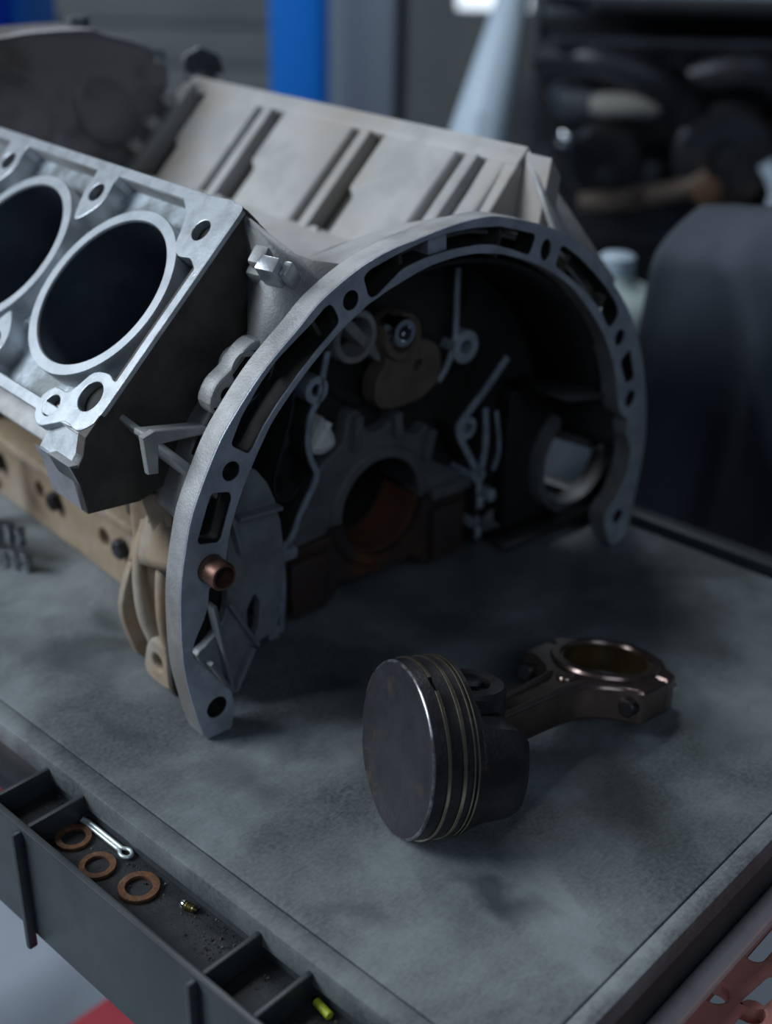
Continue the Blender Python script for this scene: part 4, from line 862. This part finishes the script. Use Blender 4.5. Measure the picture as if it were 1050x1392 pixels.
vb('bumper_beam', (-190, 700), (FLOOR_Z + 60, -60), (60, 300), 'blackpl', 40)
vb('radiator_support', (-185, 620), (205, 232), (-20, 30), 'darkmetal', 10)
vb('radiator_support', (-190, 620), (250, 262), (40, 110), 'greymetal', 6)
vt('crossover_pipe', smooth_path([(-190, 190, 60), (-120, 196, 0), (-30, 170, -20), (40, 120, 0), (70, 60, 40)], 5), 30, 'darkmetal')
vt('crossover_pipe', smooth_path([(40, 170, 20), (120, 190, -10), (220, 150, 10), (330, 160, 60)], 5), 34, 'darkmetal')
vb('intake_plenum', (-170, 30), (96, 150), (30, 160), 'greymetal', 24)
vl('beige_cap', (-65, 132, -10), (1, .02, 0), [(-55, .01), (-55, 12), (-40, 18), (40, 18), (55, 12), (55, .01)], 'beige')
vl('pulley', (95, 60, -10), (-.1, 0, -1), [(0, 78), (10, 80), (18, 72), (22, 74), (34, 70), (34, 30), (26, 28), (26, .01)], 'darkmetal', 36)
vl('pulley', (-85, 40, 20), (-.1, 0, -1), [(0, 64), (14, 64), (20, 56), (30, 54), (30, 20), (22, .01)], 'darkmetal', 32)
vl('bright_bolt', (-160, 82, -30), (0, .2, -1), [(0, 11), (10, 11), (14, 7), (15, .01)], 'chrome', 16)
vt('brown_hose', smooth_path([(-120, -20, 0), (-40, -6, -30), (30, 10, -30), (70, 30, -40)], 5), 16, 'weight')
vl('orange_cap', (62, 16, -60), (0, 0, -1), [(0, 22), (14, 22), (16, 18), (16, .01)], 'orange')
vl('red_cap', (-46, 8, -70), (0, 0, -1), [(0, 14), (10, 14), (12, 10), (12, .01)], 'rust')
vt('grey_hose', smooth_path([(150, 60, -60), (172, 20, -70), (168, -30, -60), (150, -90, -50)], 5), 15, 'palepaint')
vb('alternator_block', (170, 330), (-40, 110), (20, 180), 'darkmetal', 30)
vb('engine_front', (-180, 330), (-240, 40), (60, 220), 'darkmetal', 30)
for i in range(5):
    vb('reservoir', (-20 + i * 70, 30 + i * 70), (176 + (i % 2) * 12, 222 + (i % 2) * 10), (-10, 40), 'greymetal' if i % 2 else 'darkmetal', 14)
hood = vb('raised_hood', (-215, 760), (288, 305), (-60, 380), 'palepaint', 8)
vb('hood_edge', (-140, 760), (268, 290), (-80, 380), 'blackpl', 8)

# dark cabinet behind the cart, carrying the pale containers
cab = thing('low_cabinet', 'low black cabinet standing behind the far edge of the cart', 'cabinet', (.43, .17, FLOOR_Z * MM))
box('body', WLD, (-100, 160), (-60, 300), (0, 760), 'blackpl', cab, 8)
box('worktop', WLD, (-106, 166), (-66, 306), (760, 786), 'blackpl', cab, 5)
CTOP = FLOOR_Z + 786
jug = thing('pale_green_jug', 'pale green plastic jug standing on the black cabinet', 'jug', (.54, .232, CTOP * MM))
lathe('body', (0, 0, 0), (0, 0, 1), [(0, .01), (0, 56), (6, 60), (104, 60), (126, 46), (136, 22), (146, 16), (146, .01)], 'palegreen', jug, 32, closed=False)
lathe('cap', (0, 0, 146), (0, 0, 1), [(0, .01), (0, 18), (16, 18), (18, 15), (18, .01)], 'palepaint', jug, 24, closed=False)
bx_ = thing('pale_blue_box', 'pale blue plastic box on the black cabinet seen through the starter opening', 'box', (.385, .155, CTOP * MM))
box('body', frame((0, 0, 0), RT, FW, (0, 0, 1)), (-46, 46), (-34, 34), (0, 92), 'paleblue', bx_, 6)
box('lid', frame((0, 0, 0), RT, FW, (0, 0, 1)), (-49, 49), (-37, 37), (92, 104), 'palepaint', bx_, 4)

# navy cloth hanging over a rail beyond the cart
clo = thing('draped_cloth', 'dark navy-grey cloth hanging in soft folds behind the far right cart corner', 'cloth', (.35, -.05, FLOOR_Z * MM))
rows = []
for i in range(44):
    v = i / 43.
    row = []
    for j in range(90):
        u = j / 89.
        y = 80 - 560 * u
        zt = 196 + 34 * math.sin(u * 3.2 + .2); zb = -95 - 10 * u
        z = zt + (zb - zt) * v
        fold = 15 * math.sin(u * 21 - 2.6 * v + .4) * (.25 + .75 * v) + 8 * math.sin(u * 43 + 4 * v) * (.2 + .8 * v)
        crease = -20 * math.exp(-((u - .10 - .30 * v) / .045) ** 2) + 16 * math.exp(-((u - .17 - .30 * v) / .04) ** 2)
        x = -2 - 34 * v + fold + crease * (.4 + .6 * math.sin(math.pi * min(1, v * 1.1)))
        if v < .16: x += (.16 - v) ** 2 * 2600; z -= (.16 - v) ** 2 * 300
        row.append((x, y + 50, z - FLOOR_Z))
    rows.append(row)
bm = bmesh.new(); add_grid(bm, rows); o = link('sheet', bm, 'cloth', clo, 80); o.modifiers.new('thick', 'SOLIDIFY').thickness = .003
rl = thing('tube_rail', 'thin black tubular rail holding up the navy-grey cloth', 'rail', (.35, -.05, FLOOR_Z * MM))
tube('rail', [(62, y, 150 - FLOOR_Z) for y in (120, 0, -200, -420)], 9, 'blackpl', rl, 12)
for y in (115, -410):
    tube('rail_leg', [(62, y, 0), (62, y, 500), (62, y, 150 - FLOOR_Z)], 9, 'blackpl', rl, 12)
